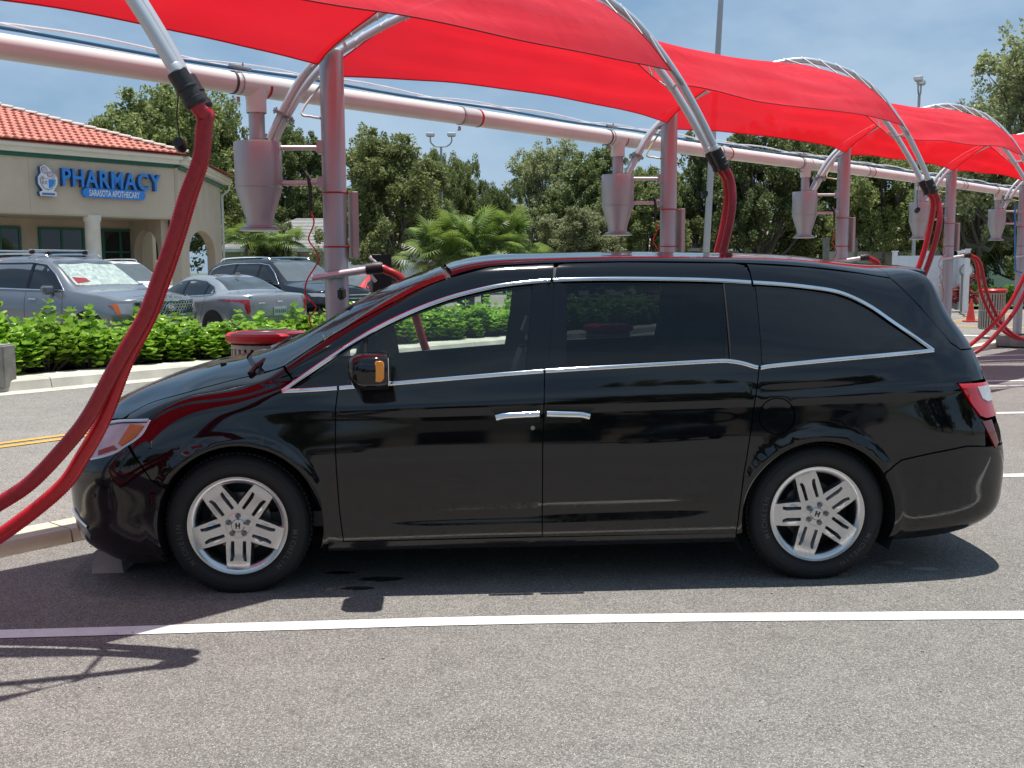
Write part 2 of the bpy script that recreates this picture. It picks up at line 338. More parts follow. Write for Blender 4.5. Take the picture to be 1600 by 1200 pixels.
def panel(L, name, outline, mat, parent, side=-1, off=0.0, holes=(), grid=.035, rim=.014, gap=0, qs=False, both=False):
    """outline in side view (x,z), or in surface coordinates when qs; side -1 near, +1 far; both = mirrored halves in one mesh"""
    if not qs:
        o = inset(dens(outline, .03), gap) if gap else dens(outline, .03)
        poly = L.inv(o); hs = [L.inv(inset(dens(h, .03), -gap) if gap else dens(h, .03)) for h in holes]
    else:
        poly = np.array(dens(outline, .03)); hs = [np.array(dens(h, .03)) for h in holes]
        if gap: poly = np.array(inset(poly, gap))
    if qs and gap: poly[:, 1] = np.where(np.array(dens(outline, .03))[:, 1] >= L.sk[-1]-1e-6, L.sk[-1], poly[:, 1])
    lo, hi = poly.min(0), poly.max(0)
    gx, gy = np.meshgrid(np.arange(lo[0], hi[0], grid), np.arange(lo[1], hi[1], grid), indexing='ij'); G = np.stack([gx.ravel(), gy.ravel()], 1)
    G = G[inside(G, poly)]
    for h in hs: G = G[~inside(G, h)]
    B = np.concatenate([poly]+hs)
    if len(G):
        d = np.min(np.linalg.norm(G[:, None, :]-B[None], axis=2), axis=1); G = G[d > grid*.45]
    pts = np.concatenate([B, G]); edges = []; k = 0
    for lp in [poly]+hs:
        n = len(lp); edges += [(k+i, k+(i+1) % n) for i in range(n)]; k += n
    r = delaunay_2d_cdt([Vector(p) for p in pts], edges, [], 0, 1e-7)
    V2 = np.array([tuple(v) for v in r[0]]); T = [tuple(f) for f in r[2]]
    C = np.array([V2[list(f)].mean(0) for f in T]); keep = inside(C, poly)
    for h in hs: keep &= ~inside(C, h)
    T = [f for f, kk in zip(T, keep) if kk]
    P, Nn = L.evn(V2[:, 0], V2[:, 1]); P = P+Nn*off
    V = []; F = []; NR = []; RF = set()
    for sd in ((-1, 1) if both else (side,)):
        S = np.array([1, sd, 1.]); Pv = P*S; Nv = Nn*S; b0 = len(V); V += [tuple(v) for v in Pv]; NR += [tuple(v) for v in Nv]
        cnt = {}
        for f in T:
            a, b, c = (Pv[i] for i in f[:3]); g = f if np.dot(np.cross(b-a, c-a), Nv[f[0]]) > 0 else f[::-1]
            F.append(tuple(i+b0 for i in g))
            for u, v in zip(g, g[1:]+g[:1]):
                cnt[(u, v)] = 1
        if rim:
            m = {}
            for (u, v) in list(cnt):
                if (v, u) in cnt: continue
                if abs(Pv[u][1]) < 1e-3 and abs(Pv[v][1]) < 1e-3: continue
                q4 = []
                for i in (v, u):
                    q4.append(len(V)); V.append(tuple(Pv[i])); NR.append((0, 0, 0))
                for i in (u, v):
                    q4.append(len(V)); V.append(tuple(Pv[i]-Nv[i]*rim)); NR.append((0, 0, 0))
                RF.add(len(F)); F.append(tuple(q4))
    me = bpy.data.meshes.new(name); me.from_pydata(V, [], F); me.polygons.foreach_set('use_smooth', [True]*len(F)); me.update()
    # analytic normals on the skin, plain ones on the rim
    nr = np.array(NR); z = np.linalg.norm(nr, axis=1) < .5
    if z.any():
        vn = np.zeros((len(V), 3)); me.vertex_normals.foreach_get('vector', vn.ravel()) if False else None
        vn = np.array([tuple(v.normal) for v in me.vertices]); nr[z] = vn[z]
    me.normals_split_custom_set_from_vertices([tuple(v) for v in nr])
    o = link(name, me, parent, mat)
    if RF and mat in (paint_black, gloss_black):          # rims coloured matte dark: shade painted into the shut lines, no sky glints
        me.materials.append(M('panel_edge', (.004,.004,.004), .8, spec=.1)); me.polygons.foreach_set('material_index', [1 if i in RF else 0 for i in range(len(F))])
    return o
def strip(L, name, path, mat, parent, w=.02, h=.006, side=-1, off=0.0, closed=False, step=.03, smooth=True):
    "raised trim strip that follows the surface along a side-view path"
    P2 = smooth2(path, 6) if smooth else list(path)
    P2 = dens(P2, step, closed); qt = L.inv(P2); p, n = L.evn(qt[:, 0], qt[:, 1]); S = np.array([1, side, 1.]); p = p*S; n = n*S
    m = len(p); V = []; F = []; prof = [(-.5, -.3), (-.5, .35), (-.28, .9), (0, 1), (.28, .9), (.5, .35), (.5, -.3)]; k = len(prof)
    for i in range(m):
        a = p[(i-1) % m if closed else max(i-1, 0)]; b = p[(i+1) % m if closed else min(i+1, m-1)]; t = b-a; t /= max(1e-9, np.linalg.norm(t)); c = np.cross(n[i], t)
        V += [tuple(p[i]+c*(u*w)+n[i]*(off+v*h)) for u, v in prof]
    for i in range(m if closed else m-1):
        j = (i+1) % m; F += [(i*k+a, i*k+a+1, j*k+a+1, j*k+a) for a in range(k-1)]
    if not closed: F += [tuple(range(k))[::-1], tuple((m-1)*k+a for a in range(k))]
    me = bpy.data.meshes.new(name); me.from_pydata(V, [], F); me.update(); bm = bmesh.new(); bm.from_mesh(me); bmesh.ops.recalc_face_normals(bm, faces=bm.faces[:]); bm.to_mesh(me); bm.free(); autosmooth(me, 50)
    return link(name, me, parent, mat)
def disc_on(L, x, z, r, n=40): return [(x+r*math.cos(2*PI*i/n), z+r*math.sin(2*PI*i/n)) for i in range(n)]
# ------------------------------------------------------------------ the black minivan
YAW = .060; VAN_LOC = (-1.453, 6.099, 0)
def van_detail(x, z):
    d = np.zeros_like(x)
    # wheel-arch lips
    for cx, cz in ((.02, .352), (2.995, .335)):
        r = np.hypot(x-cx, z-cz); d = d+.014*np.exp(-((r-.435)/.03)**2)*(z > .2)
    # hollow along the foot of the doors, shallow crease over the handles, slide rail shelf
    inn = 1/(1+np.exp(-(x-.75)*14))*1/(1+np.exp((x-2.40)*14))
    zc = .375+.02*(x-.6)
    d = d-.009*inn*np.exp(-((z-zc)/.040)**2)+.005*inn*np.exp(-((z-zc-.085)/.03)**2)
    d = d+.006*np.exp(-((z-(.955+.02*(x-1)))/.035)**2)*1/(1+np.exp(-(x-.2)*6))
    rl = 1/(1+np.exp(-(x-2.66)*30)); d = d-.010*rl*np.exp(-((z-(1.012+.02*(x-2.66)))/.010)**2)
    return d
VS = [
 ([-.93,-.96,-.99,-.99,-.93,-.90,-.88,-.87,-.86,-.855,-.85], [0]*11, [.175,.22,.41,.58,.71,.77,.795,.805,.81,.815,.82]),
 ([-.90,-.94,-.975,-.975,-.91,-.885,-.865,-.845,-.82,-.79,-.78], [.33,.35,.37,.37,.36,.34,.30,.25,.19,.10,0], [.175,.22,.41,.58,.72,.80,.84,.872,.90,.918,.925]),
 ([-.83,-.87,-.915,-.92,-.85,-.79,-.73,-.68,-.63,-.59,-.57], [.60,.63,.66,.66,.645,.61,.54,.45,.33,.17,0], [.172,.215,.41,.58,.73,.835,.90,.953,.995,1.02,1.03]),
 ([-.70,-.74,-.77,-.775,-.71,-.63,-.55,-.49,-.44,-.41,-.39], [.78,.81,.835,.845,.825,.77,.67,.55,.40,.20,0], [.168,.215,.41,.585,.75,.873,.946,1.006,1.053,1.082,1.092]),
 ([-.52,-.54,-.56,-.56,-.52,-.46,-.40,-.35,-.31,-.28,-.27], [.89,.92,.94,.95,.92,.85,.745,.60,.43,.22,0], [.155,.205,.41,.60,.79,.923,.989,1.045,1.088,1.115,1.124]),
 ([-.30,-.30,-.30,-.30,-.30,-.27,-.23,-.19,-.16,-.14,-.13], [.92,.95,.97,.98,.95,.885,.78,.63,.45,.23,0], [.18,.22,.42,.62,.83,.975,1.034,1.084,1.121,1.144,1.152]),
 ([0,0,0,0,0,.01,.04,.085,.02,-.05,-.08], [.93,.965,.985,.993,.965,.925,.87,.80,.58,.30,0], [.18,.22,.42,.62,.86,.99,1.050,1.096,1.143,1.163,1.168]),
 ([.25,.25,.25,.25,.25,.25,.25,.25,.22,.18,.16], [.94,.97,.988,.998,.975,.942,.905,.858,.61,.31,0], [.18,.22,.42,.62,.875,1.030,1.098,1.160,1.230,1.245,1.246]),
 ([.60,.60,.60,.60,.60,.60,.60,.60,.58,.54,.52], [.945,.975,.992,1.002,.982,.945,.875,.797,.57,.28,0], [.19,.23,.42,.62,.885,1.05,1.22,1.370,1.435,1.447,1.445]),
 ([.90,.90,.90,.90,.90,.90,.90,.90,.88,.85,.83], [.945,.975,.992,1.003,.985,.95,.86,.755,.54,.27,0], [.19,.235,.42,.62,.895,1.072,1.32,1.528,1.580,1.592,1.592]),
 ([1.15,1.15,1.15,1.15,1.15,1.15,1.15,1.15,1.15,1.15,1.15], [.945,.975,.992,1.003,.985,.95,.85,.725,.53,.27,0], [.195,.24,.42,.62,.90,1.09,1.375,1.618,1.670,1.692,1.698]),
 ([1.5]*11, [.945,.975,.992,1.003,.985,.95,.85,.71,.54,.28,0], [.195,.24,.42,.62,.905,1.115,1.395,1.648,1.70,1.724,1.73]),
 ([2.0]*11, [.945,.975,.992,1.003,.985,.95,.85,.71,.54,.28,0], [.195,.24,.42,.62,.915,1.143,1.41,1.656,1.708,1.732,1.738]),
 ([2.6]*11, [.945,.975,.992,1.002,.985,.95,.85,.71,.54,.28,0], [.195,.24,.42,.62,.93,1.15,1.41,1.648,1.70,1.725,1.732]),
 ([3.1]*11, [.94,.97,.987,.997,.98,.945,.84,.70,.53,.275,0], [.195,.24,.42,.62,.945,1.165,1.395,1.615,1.675,1.703,1.71]),
 ([3.45]*11, [.92,.95,.972,.98,.965,.925,.82,.68,.52,.27,0], [.20,.245,.42,.62,.955,1.185,1.385,1.565,1.63,1.66,1.67]),
 ([3.75,3.77,3.80,3.80,3.77,3.71,3.65,3.60,3.60,3.61,3.61], [.87,.905,.93,.94,.915,.865,.77,.66,.51,.26,0], [.215,.255,.42,.62,.955,1.195,1.395,1.562,1.625,1.650,1.658]),
 ([3.96,4.00,4.05,4.05,3.975,3.89,3.785,3.720,3.700,3.705,3.705], [.77,.80,.82,.825,.805,.755,.685,.62,.49,.25,0], [.245,.28,.43,.62,.955,1.20,1.39,1.555,1.612,1.635,1.642]),
 ([4.07,4.11,4.16,4.16,4.06,3.97,3.85,3.775,3.745,3.74,3.74], [.50,.52,.54,.55,.535,.51,.47,.44,.35,.18,0], [.255,.29,.43,.62,.955,1.20,1.385,1.52,1.58,1.61,1.62]),
 ([4.10,4.14,4.184,4.184,4.09,4.0,3.88,3.78,3.74,3.73,3.73], [0]*11, [.26,.29,.43,.62,.955,1.20,1.385,1.515,1.575,1.60,1.61])]
VL = Loft(VS, van_detail)
van = empty('minivan', VAN_LOC, YAW, 'large glossy black minivan with chrome window trim parked side-on in the foreground bay', 'minivan')
SK = VL.sk; QK = VL.qk
def arc(cx, cz, r, a0, a1, n=22): return [(cx+r*math.cos(a0+(a1-a0)*i/n), cz+r*math.sin(a0+(a1-a0)*i/n)) for i in range(n+1)]
AF = (.020, .352, .415); AR = (2.995, .335, .410)
# side-view outlines (metres, x from the front axle, z from the ground)
hoodcut = smooth2([(-.80,.79),(-.735,.856),(-.66,.879),(-.60,.889),(-.546,.922),(-.445,.970),(-.26,1.022),(-.03,1.080),(.095,1.106)], 4)
apil = smooth2([(.245,1.157),(.403,1.257),(.605,1.372),(.812,1.478),(.948,1.545),(1.10,1.600)], 5)
ch_up = smooth2([(.243,1.036),(.433,1.166),(.671,1.318),(.882,1.420),(1.08,1.492),(1.279,1.541),(1.412,1.562),(1.62,1.580),(1.85,1.585),(2.085,1.584),(2.424,1.576),(2.678,1.561),(2.85,1.549),(3.002,1.532),(3.12,1.513),(3.215,1.480),(3.316,1.425),(3.425,1.342),(3.618,1.202)], 4)
ch_lo = smooth2([(.243,1.036),(.522,1.049),(1.074,1.089),(1.562,1.122),(2.057,1.146),(2.44,1.163),(2.52,1.162),(2.59,1.150),(2.671,1.128),(2.75,1.137),(3.062,1.163),(3.35,1.184),(3.618,1.202)], 4)
def cut(path, x0, x1):
    X = [p[0] for p in path]; Z = [p[1] for p in path]
    return [(x0, float(np.interp(x0, X, Z)))]+[p for p in path if x0 < p[0] < x1]+[(x1, float(np.interp(x1, X, Z)))]
def zat(path, x): return float(np.interp(x, [p[0] for p in path], [p[1] for p in path]))
fd_front = [(.522,zat(ch_lo,.522)),(.509,.945),(.506,.752),(.510,.622),(.519,.423),(.535,.268)]
seam = [(1.565,1.124),(1.549,.735),(1.547,.272)]
sd_rear = [(2.671,1.128),(2.660,1.05),(2.647,.98),(2.614,.75),(2.586,.568),(2.553,.266)]
archF = arc(*AF, math.radians(200), math.radians(-22)); archR = arc(*AR, math.radians(205), math.radians(-25), 26)
lowline = .213
bseam_f = [(-.602,.742),(-.50,.66),(-.42,.580)]
gap = .0030
# bumper front
P = panel
front = [(QK[0], SK[0])]
def QS(x, z): return tuple(VL.inv([(x, z)])[0])
a0 = math.radians(151)
fa = [p for p in arc(*AF, math.radians(203), a0, 10)]
nose_top = [QS(*p) for p in [(-.80,.775),(-.855,.668),(-.602,.748),(-.50,.665),(-.41,.585)]]
# head lamp
lampO = smooth2([(-.868,.700),(-.82,.78),(-.737,.848)], 4)[:-1]+smooth2([(-.737,.848),(-.60,.878),(-.43,.893)], 4)[:-1]+smooth2([(-.43,.893),(-.468,.826),(-.547,.772),(-.635,.724),(-.845,.668)], 4)
lampO = lampO[:-1]+[(-.872,.66)]
hz0 = QS(*hoodcut[0])
bumper_top = [(QK[0], SK[5]), (QK[1], SK[5]), hz0] if False else [(QK[0], SK[5]*.98), (QK[1], SK[5]*.98)]
o = [(QK[0], 0.0)]+[(q, 0.0) for q in np.linspace(.1, QS(-.36,.205)[0], 14)]
o += [QS(*p) for p in fa]+[QS(-.416,.597), QS(-.47,.68), QS(-.536,.766), QS(-.63,.716), QS(-.845,.660), QS(-.885,.668)]
o += [(QK[1], SK[5]*.95), (QK[0], SK[5]*.95)]
fb = P(VL, 'front_bumper', o, paint_black, van, qs=True, both=True, gap=0, grid=.03, rim=.02)
# hood : from nose to cowl, over the centre
o = [(QK[0], SK[5]), (QK[1], SK[5])]+[QS(*p) for p in hoodcut]
q_cowl = QK[6]
o += [(q_cowl+.01, SK[7]+.02), (q_cowl+.0, SK[8]), (q_cowl-.0, SK[9]), (q_cowl, SK[10]), (QK[0], SK[10])]
P(VL, 'hood', o, paint_black, van, qs=True, both=True, gap=.002, grid=.04, rim=.02)
for sd in (-1, 1):
    k = dict(side=sd, gap=gap, rim=.016)
    P(VL, 'headlight', lampO, M('headlight_reflector', (.93,.95,.96), .35, .0, noise_=(14,.25)), van, side=sd, off=-.012, rim=.0, gap=.006, grid=.02)
    hl = P(VL, 'headlight_lens', lampO, glass('lamp_glass', (.97,.98,.98), mix=.02, body=(.5,.5,.52), ior=1.3), van, side=sd, off=.001, rim=.02, gap=.003, grid=.02)
    P(VL, 'turn_signal', [(-.575,.766),(-.505,.812),(-.462,.868),(-.545,.872),(-.60,.775)], M('amber_lens', (.95,.28,.02), .2), hl, side=sd, off=-.006, rim=.01, grid=.02)
    P(VL, 'red_marker', [(-.72,.712),(-.60,.752),(-.625,.768),(-.72,.735)], M('marker_red', (.55,.04,.02), .25), hl, side=sd, off=-.008, rim=.003, grid=.02)
    P(VL, 'lamp_divider', [(-.775,.705),(-.76,.705),(-.72,.84),(-.735,.84)], chrome, hl, side=sd, off=-.010, rim=.02, grid=.02)
    P(VL, 'lamp_bowl', disc_on(VL, -.665, .800, .040, 20), chrome, hl, side=sd, off=-.014, rim=.03, grid=.012)
    strip(VL, 'lamp_trim', [(-.735,.848),(-.60,.877),(-.435,.892)], M('lamp_edge_silver', (.6,.61,.63), .2, .6), hl, w=.016, h=.003, side=sd, off=.002)
    strip(VL, 'lamp_trim', [(-.43,.888),(-.468,.821),(-.547,.766),(-.635,.719),(-.845,.664)], MATS['lamp_edge_silver'], hl, w=.012, h=.002, side=sd, off=.002)
    # fog lamp bezel
    fog = P(VL, 'fog_lamp', [(-.90,.36),(-.86,.325),(-.78,.262),(-.775,.285),(-.80,.335),(-.885,.405)], M('fog_lamp_bezel', (.30,.30,.31), .25, .5), van, side=sd, off=.004, rim=.02, grid=.02)
    strip(VL, 'fog_trim', [(-.90,.40),(-.86,.365),(-.79,.33)], chrome, fog, w=.014, h=.005, side=sd, off=.004)
    P(VL, 'parking_sensor', disc_on(VL, -.735, .505, .012, 14), M('sensor_black', (.01,.01,.01), .4), van, side=sd, off=.003, rim=.006, grid=.02)
    # fender
    f = [p for p in hoodcut if p[0] > -.575]+[(.110,1.109),(.240,1.152),(.288,1.093),(.236,1.046),(.252,1.032)]+fd_front+[(.533,lowline+.045),(.436,lowline+.045)]
    f += arc(*AF, math.radians(-18), math.radians(147), 22)+[(-.413,.600),(-.466,.684),(-.528,.778),(-.462,.832),(-.423,.898),(-.50,.893),(-.575,.889)]
    P(VL, 'fender', f, paint_black, van, grid=.03, **k)
    # doors
    d = cut(ch_lo, .522, 1.565)+seam[1:]+[(.535,.268)]+fd_front[::-1][1:-1]
    fdoor = P(VL, 'front_door', d, paint_black, van, grid=.03, **k)
    d = cut(ch_lo, 1.565, 2.671)+sd_rear[1:]+[(1.547,.270),(1.549,.735)]
    sdoor = P(VL, 'sliding_door', d, paint_black, van, grid=.03, **k)
    # upper frame of the doors and roof side
    A = apil
    o = A+[(1.30,1.652),(1.640,1.668)]+[(1.628,1.582)]+cut(ch_up, .30, 1.60)[::-1]+[(.25,1.050),(.292,1.097)]
    P(VL, 'roof_pillar', o, paint_black, van, grid=.03, **k)
    o = [(1.635,1.588),(1.646,1.640),(1.665,1.662),(1.70,1.668),(2.0,1.673),(2.60,1.664),(2.655,1.654),(2.676,1.615),(2.678,1.565)]+cut(ch_up, 1.63, 2.67)[::-1]
    P(VL, 'door_frame', o, paint_black, sdoor if False else van, grid=.03, **k)
    o = [(1.64,1.668),(1.653,1.648),(1.70,1.671),(2.0,1.676),(2.60,1.667),(2.66,1.656),(2.678,1.618)]
    # quarter panel: below and behind the rear window up to the roof
    o = [(2.679,1.563),(2.678,1.618),(2.672,1.660),(3.0,1.640),(3.30,1.605),(3.475,1.578)]+[(3.60,1.42),(3.74,1.235),(3.80,1.198)]+[(3.90,1.197),(3.955,1.035)]
    o += [(3.745,1.028),(3.80,.945),(3.88,.842),(3.915,.828),(3.92,.690),(3.80,.70),(3.60,.672),(3.43,.640),(3.335,.575)]
    o += arc(*AR, math.radians(35), math.radians(189), 26)+sd_rear[::-1]
    o += cut(ch_lo, 2.672, 3.618)[1:]+cut(ch_up, 2.70, 3.61)[::-1]
    P(VL, 'quarter_panel', o, paint_black, van, grid=.03, holes=[disc_on(VL, 2.76, .880, .093)], **k)
    P(VL, 'fuel_door' if sd < 0 else 'body_patch', disc_on(VL, 2.76, .880, .0895), paint_black, van, side=sd, off=-.0005, rim=.01, grid=.03)
    # sill
    o = [(.463,.262),(1.5,.264),(2.553,.264),(2.556,.212),(1.5,.206),(.455,.212)]
    P(VL, 'sill', o, M('dark_sill_paint', (.008,.008,.009), .18, coat=.6), van, side=sd, off=-.006, rim=.03, grid=.04)
    # rear lamps
    tl = [(3.752,1.026),(3.85,1.024),(4.045,1.022),(4.045,.84),(3.925,.836),(3.885,.85),(3.83,.913)]
    t1 = P(VL, 'tail_light', tl, M('tail_lens_red', (.50,.006,.010), .10, coat=1, noise_=(60,.2)), van, side=sd, off=.004, rim=.02, grid=.02, gap=.002)
    P(VL, 'reverse_lens', [(3.872,1.004),(4.03,1.003),(4.03,.925),(3.945,.922),(3.905,.94)], M('tail_lens_clear', (.62,.58,.58), .12, coat=1, noise_=(70,.15)), t1, side=sd, off=.007, rim=.01, grid=.02)
    P(VL, 'reflector', [(3.895,.822),(3.965,.826),(4.02,.70),(3.99,.672)], M('reflector_red', (.16,.006,.008), .12, coat=1), van, side=sd, off=.004, rim=.012, grid=.02)
    # glass
    g = cut(ch_up, .60, 1.60); g2 = cut(ch_lo, .60, 1.60)[::-1]
    fg = [(.700,1.315),(.882,1.405),(1.08,1.475),(1.279,1.523),(1.412,1.545),(1.512,1.556)]+[(1.495,1.36),(1.462,1.128)]+[(1.1,1.103),(.74,1.077),(.728,1.19)]
    P(VL, 'front_door_glass', fg, gl_front, van, side=sd, off=-.006, rim=0, grid=.05)
    tg = [(.300,1.052),(.42,1.132),(.565,1.225),(.578,1.215),(.535,1.075)]
    P(VL, 'quarter_glass', [(.300,1.056),(.42,1.136),(.60,1.258),(.628,1.256),(.575,1.066),(.52,1.062)], gl_front, van, side=sd, off=-.006, rim=0, grid=.05)
    sg = [(1.700,1.562),(2.0,1.566),(2.522,1.556),(2.524,1.38),(2.497,1.178),(2.0,1.160),(1.680,1.146)]
    P(VL, 'sliding_door_glass', sg, gl_tint, van, side=sd, off=-.006, rim=0, grid=.05)
    qg = [(2.698,1.545),(2.85,1.534),(3.0,1.516),(3.11,1.497),(3.20,1.466),(3.30,1.412),(3.40,1.336),(3.575,1.212)]+[(3.35,1.196),(3.062,1.176),(2.75,1.150),(2.690,1.148)]
    P(VL, 'rear_side_glass', qg, M('dark_tint_film', (.004,.004,.005), .03, spec=.55), van, side=sd, off=-.005, rim=0, grid=.05)
    # pillar blacks around the glass
    full = cut(ch_up, .243, 3.61)+[(3.618,1.202)]+cut(ch_lo, .25, 3.61)[::-1]
    P(VL, 'window_surround', inset(full, .003), gloss_black, van, side=sd, off=-.010, rim=.02, grid=.05,
      holes=[inset(fg, -.0), [(.306,1.060),(.42,1.132),(.588,1.246),(.612,1.246),(.565,1.070),(.52,1.066)], sg, inset(qg, .03)])
    for po in ([(1.475,1.135),(1.552,1.128),(1.60,1.572),(1.52,1.556)], [(1.585,1.132),(1.672,1.140),(1.692,1.560),(1.635,1.573)], [(2.532,1.170),(2.66,1.142),(2.668,1.555),(2.532,1.562)]):
        P(VL, 'pillar_cover', po, gloss_black, van, side=sd, off=-.001, rim=.008, grid=.05)
    for pth in ([(2.526,1.17),(2.526,1.38),(2.526,1.56)],):
        strip(VL, 'window_seal', pth, rubber, van, w=.010, h=.004, side=sd, off=-.002, smooth=False)
    strip(VL, 'window_seal', [(.655,1.30),(.655,1.18),(.64,1.06)], rubber, van, w=.02, h=.004, side=sd, off=-.004, smooth=False)
    # chrome trims: upper and lower, split at the doors
    for x0, x1 in ((.243, 1.612), (1.628, 2.672), (2.684, 3.618)):
        strip(VL, 'chrome_trim', cut(ch_up, x0, x1), chrome, van, w=.022, h=.007, side=sd, off=.001, smooth=False)
    for x0, x1 in ((.243, .516), (.528, 1.558), (1.570, 2.664), (2.678, 3.618)):
        strip(VL, 'chrome_trim', cut(ch_lo, x0, x1), chrome, van, w=.023, h=.008, side=sd, off=.001, smooth=False)
    # slide rail slot
    strip(VL, 'slide_rail', [(2.668,1.008),(3.2,1.020),(3.735,1.030)], M('rail_slot', (.003,.003,.003), .5), van, w=.017, h=.002, side=sd, off=.001)
    # body behind the panel gaps
    core = [(-.42,.30),(-.44,.60),(-.60,.74),(-.53,.80),(-.47,.84),(-.2,.985),(.06,1.06),(.2,1.10),(.25,1.03)]+cut(ch_lo, .26, 3.6)+[(3.70,1.19),(3.86,1.15),(3.90,.9),(3.95,.6),(3.85,.30)]
    core += arc(*AR[:2], .43, math.radians(-10), math.radians(190), 20)+[(2.5,.25),(.52,.25)]+arc(*AF[:2], .435, math.radians(-12), math.radians(190), 20)
    P(VL, 'body_shell', core, M('shell_black', (.004,.004,.004), .7), van, side=sd, off=-.022, rim=0, grid=.06)
    up = [(.29,1.10),(.433,1.19),(.671,1.34),(.9,1.445),(1.15,1.53),(1.6,1.59),(2.1,1.60),(2.7,1.58),(3.05,1.55),(3.25,1.49),(3.62,1.21),(3.75,1.22),(3.5,1.54),(3.3,1.59),(2.6,1.662),(1.6,1.664),(1.15,1.61),(.9,1.50),(.6,1.35),(.403,1.235),(.27,1.15)]
    P(VL, 'body_shell', up, MATS['shell_black'], van, side=sd, off=-.02, rim=0, grid=.06)
    # door handle: recess, chrome grip
    for x0, x1, dr, dd in ((1.300, 1.540, 1, fdoor), (1.562, 1.800, -1, sdoor)):
        a, b = (x0, x1) if dr > 0 else (x1, x0)
        cup = [(a-.02*dr, .935), (a+.05*dr, .940), (b, .948), (b, .862), (a+.06*dr, .860)]
        cp = P(VL, 'handle_cup', cup, M('handle_recess', (.002,.002,.002), .25), dd, side=sd, off=.0012, rim=0, grid=.03)
        hp = [(a+.015*dr, .897), (a+.05*dr, .912), (b-.008*dr, .918), (b-.008*dr, .892), (a+.06*dr, .884)]
        strip(VL, 'handle', [(a+.012*dr,.892),(a+.05*dr,.902),(b-.008*dr,.910)], chrome, dd, w=.036, h=.024, side=sd, off=.014, smooth=False)
    P(VL, 'door_lock', disc_on(VL, 1.500, .838, .011, 14), chrome, fdoor, side=sd, off=.004, rim=.008, grid=.02)
    # mirror
    c = VL.ev(*[np.array([v]) for v in QS(.60, 1.075)])[0]
    y0 = sd*float(c[1])
    mm = MB(); ms = [(-.105,.86),(-.075,1.0),(-.03,1.05),(.03,1.05),(.078,1.0),(.088,.93)]
    V = []; F = []; n = 26
    mfx = 0 if sd < 0 else -.16
    for i, (dx, sc) in enumerate(ms):
        for kk in range(n):
            t = 2*PI*kk/n; ct, st_ = math.cos(t), math.sin(t); rr = .62
            yy = .118*math.copysign(abs(ct)**rr, ct)*sc*(1 if i else .8); zz = .085*math.copysign(abs(st_)**rr, st_)*sc*(1 if i else .72)
            V.append((.700+mfx+dx, y0+sd*.145+yy, 1.148+zz+(.012 if i == 0 else 0)))
    for i in range(len(ms)-1): F += [(i*n+kk, i*n+(kk+1) % n, (i+1)*n+(kk+1) % n, (i+1)*n+kk) for kk in range(n)]
    F += [tuple(range(n))[::-1], tuple((len(ms)-1)*n+kk for kk in range(n))]
    mo = MB().add(V, F).build('mirror', paint_black, van, ang=50)
    bm = bmesh.new(); bm.from_mesh(mo.data); bmesh.ops.recalc_face_normals(bm, faces=bm.faces[:]); bm.to_mesh(mo.data); bm.free()
    MB().box((.789+mfx, y0+sd*.150, 1.15), (.004, .19, .135)).build('mirror_glass', chrome, mo)
    # amber signal on the outer edge
    vv = []; ff = []; hz = [-.045, -.015, .015, .045]
    MB().prism([(.000,-.050),(.030,-.052),(.044,-.035),(.046,.040),(.034,.052),(.002,.050)], .018, M=Matrix(((1,0,0),(0,0,sd),(0,1,0))).to_3x3(), c=(.725+mfx, y0+sd*.252, 1.155)).build('mirror_signal', M('mirror_amber', (.85,.28,.015), .15, coat=1), mo, bevel=.004)
    MB().tube([(.66+mfx,y0-sd*.02,1.075),(.68+mfx,y0+sd*.04,1.078),(.70+mfx,y0+sd*.09,1.10)], [.03,.028,.025]).build('mirror_arm', black_plastic, mo)
    # inner door trim
    dz = [(.62,1.06),(.62,.35),(2.6,.35),(2.62,1.15),(1.56,1.115)]
    P(VL, 'door_trim', dz, inner_mat, van, side=sd, off=-.09, rim=0, grid=.08)
# windshield and roof
q0 = q_cowl+.03
o = [(q0, SK[10]), (q0, SK[9]), (q0+.0, SK[8]), QS(.130,1.120)]+[QS(*p) for p in apil[:-2]]+[QS(1.094,1.598)]
qr = QS(1.10,1.600)[0]
o += [(qr-.02, SK[7]), (qr-.04, SK[8]), (qr-.05, SK[10])]
P(VL, 'windshield', o, gl_wind, van, qs=True, both=True, grid=.05, rim=.008, gap=.006)
q1 = QS(3.475,1.578)
o = [(qr-.03, SK[10]), (qr-.02, SK[8]), (qr+.0, SK[7])]+[QS(*p) for p in [(1.30,1.655),(1.64,1.672),(2.0,1.677),(2.60,1.668),(2.68,1.664),(3.0,1.644),(3.30,1.609),(3.475,1.582)]]+[(q1[0], SK[8]), (q1[0], SK[10])]
P(VL, 'roof', o, paint_black, van, qs=True, both=True, grid=.05, rim=.02, gap=.002)
P(VL, 'headliner', [(qr-.10, SK[10]),(qr-.08, SK[7]-.03),(QS(1.64,1.655)[0], SK[7]-.03),(q1[0], SK[7]-.02),(q1[0], SK[10])], inner_mat, van, qs=True, both=True, off=-.028, rim=0, grid=.10)
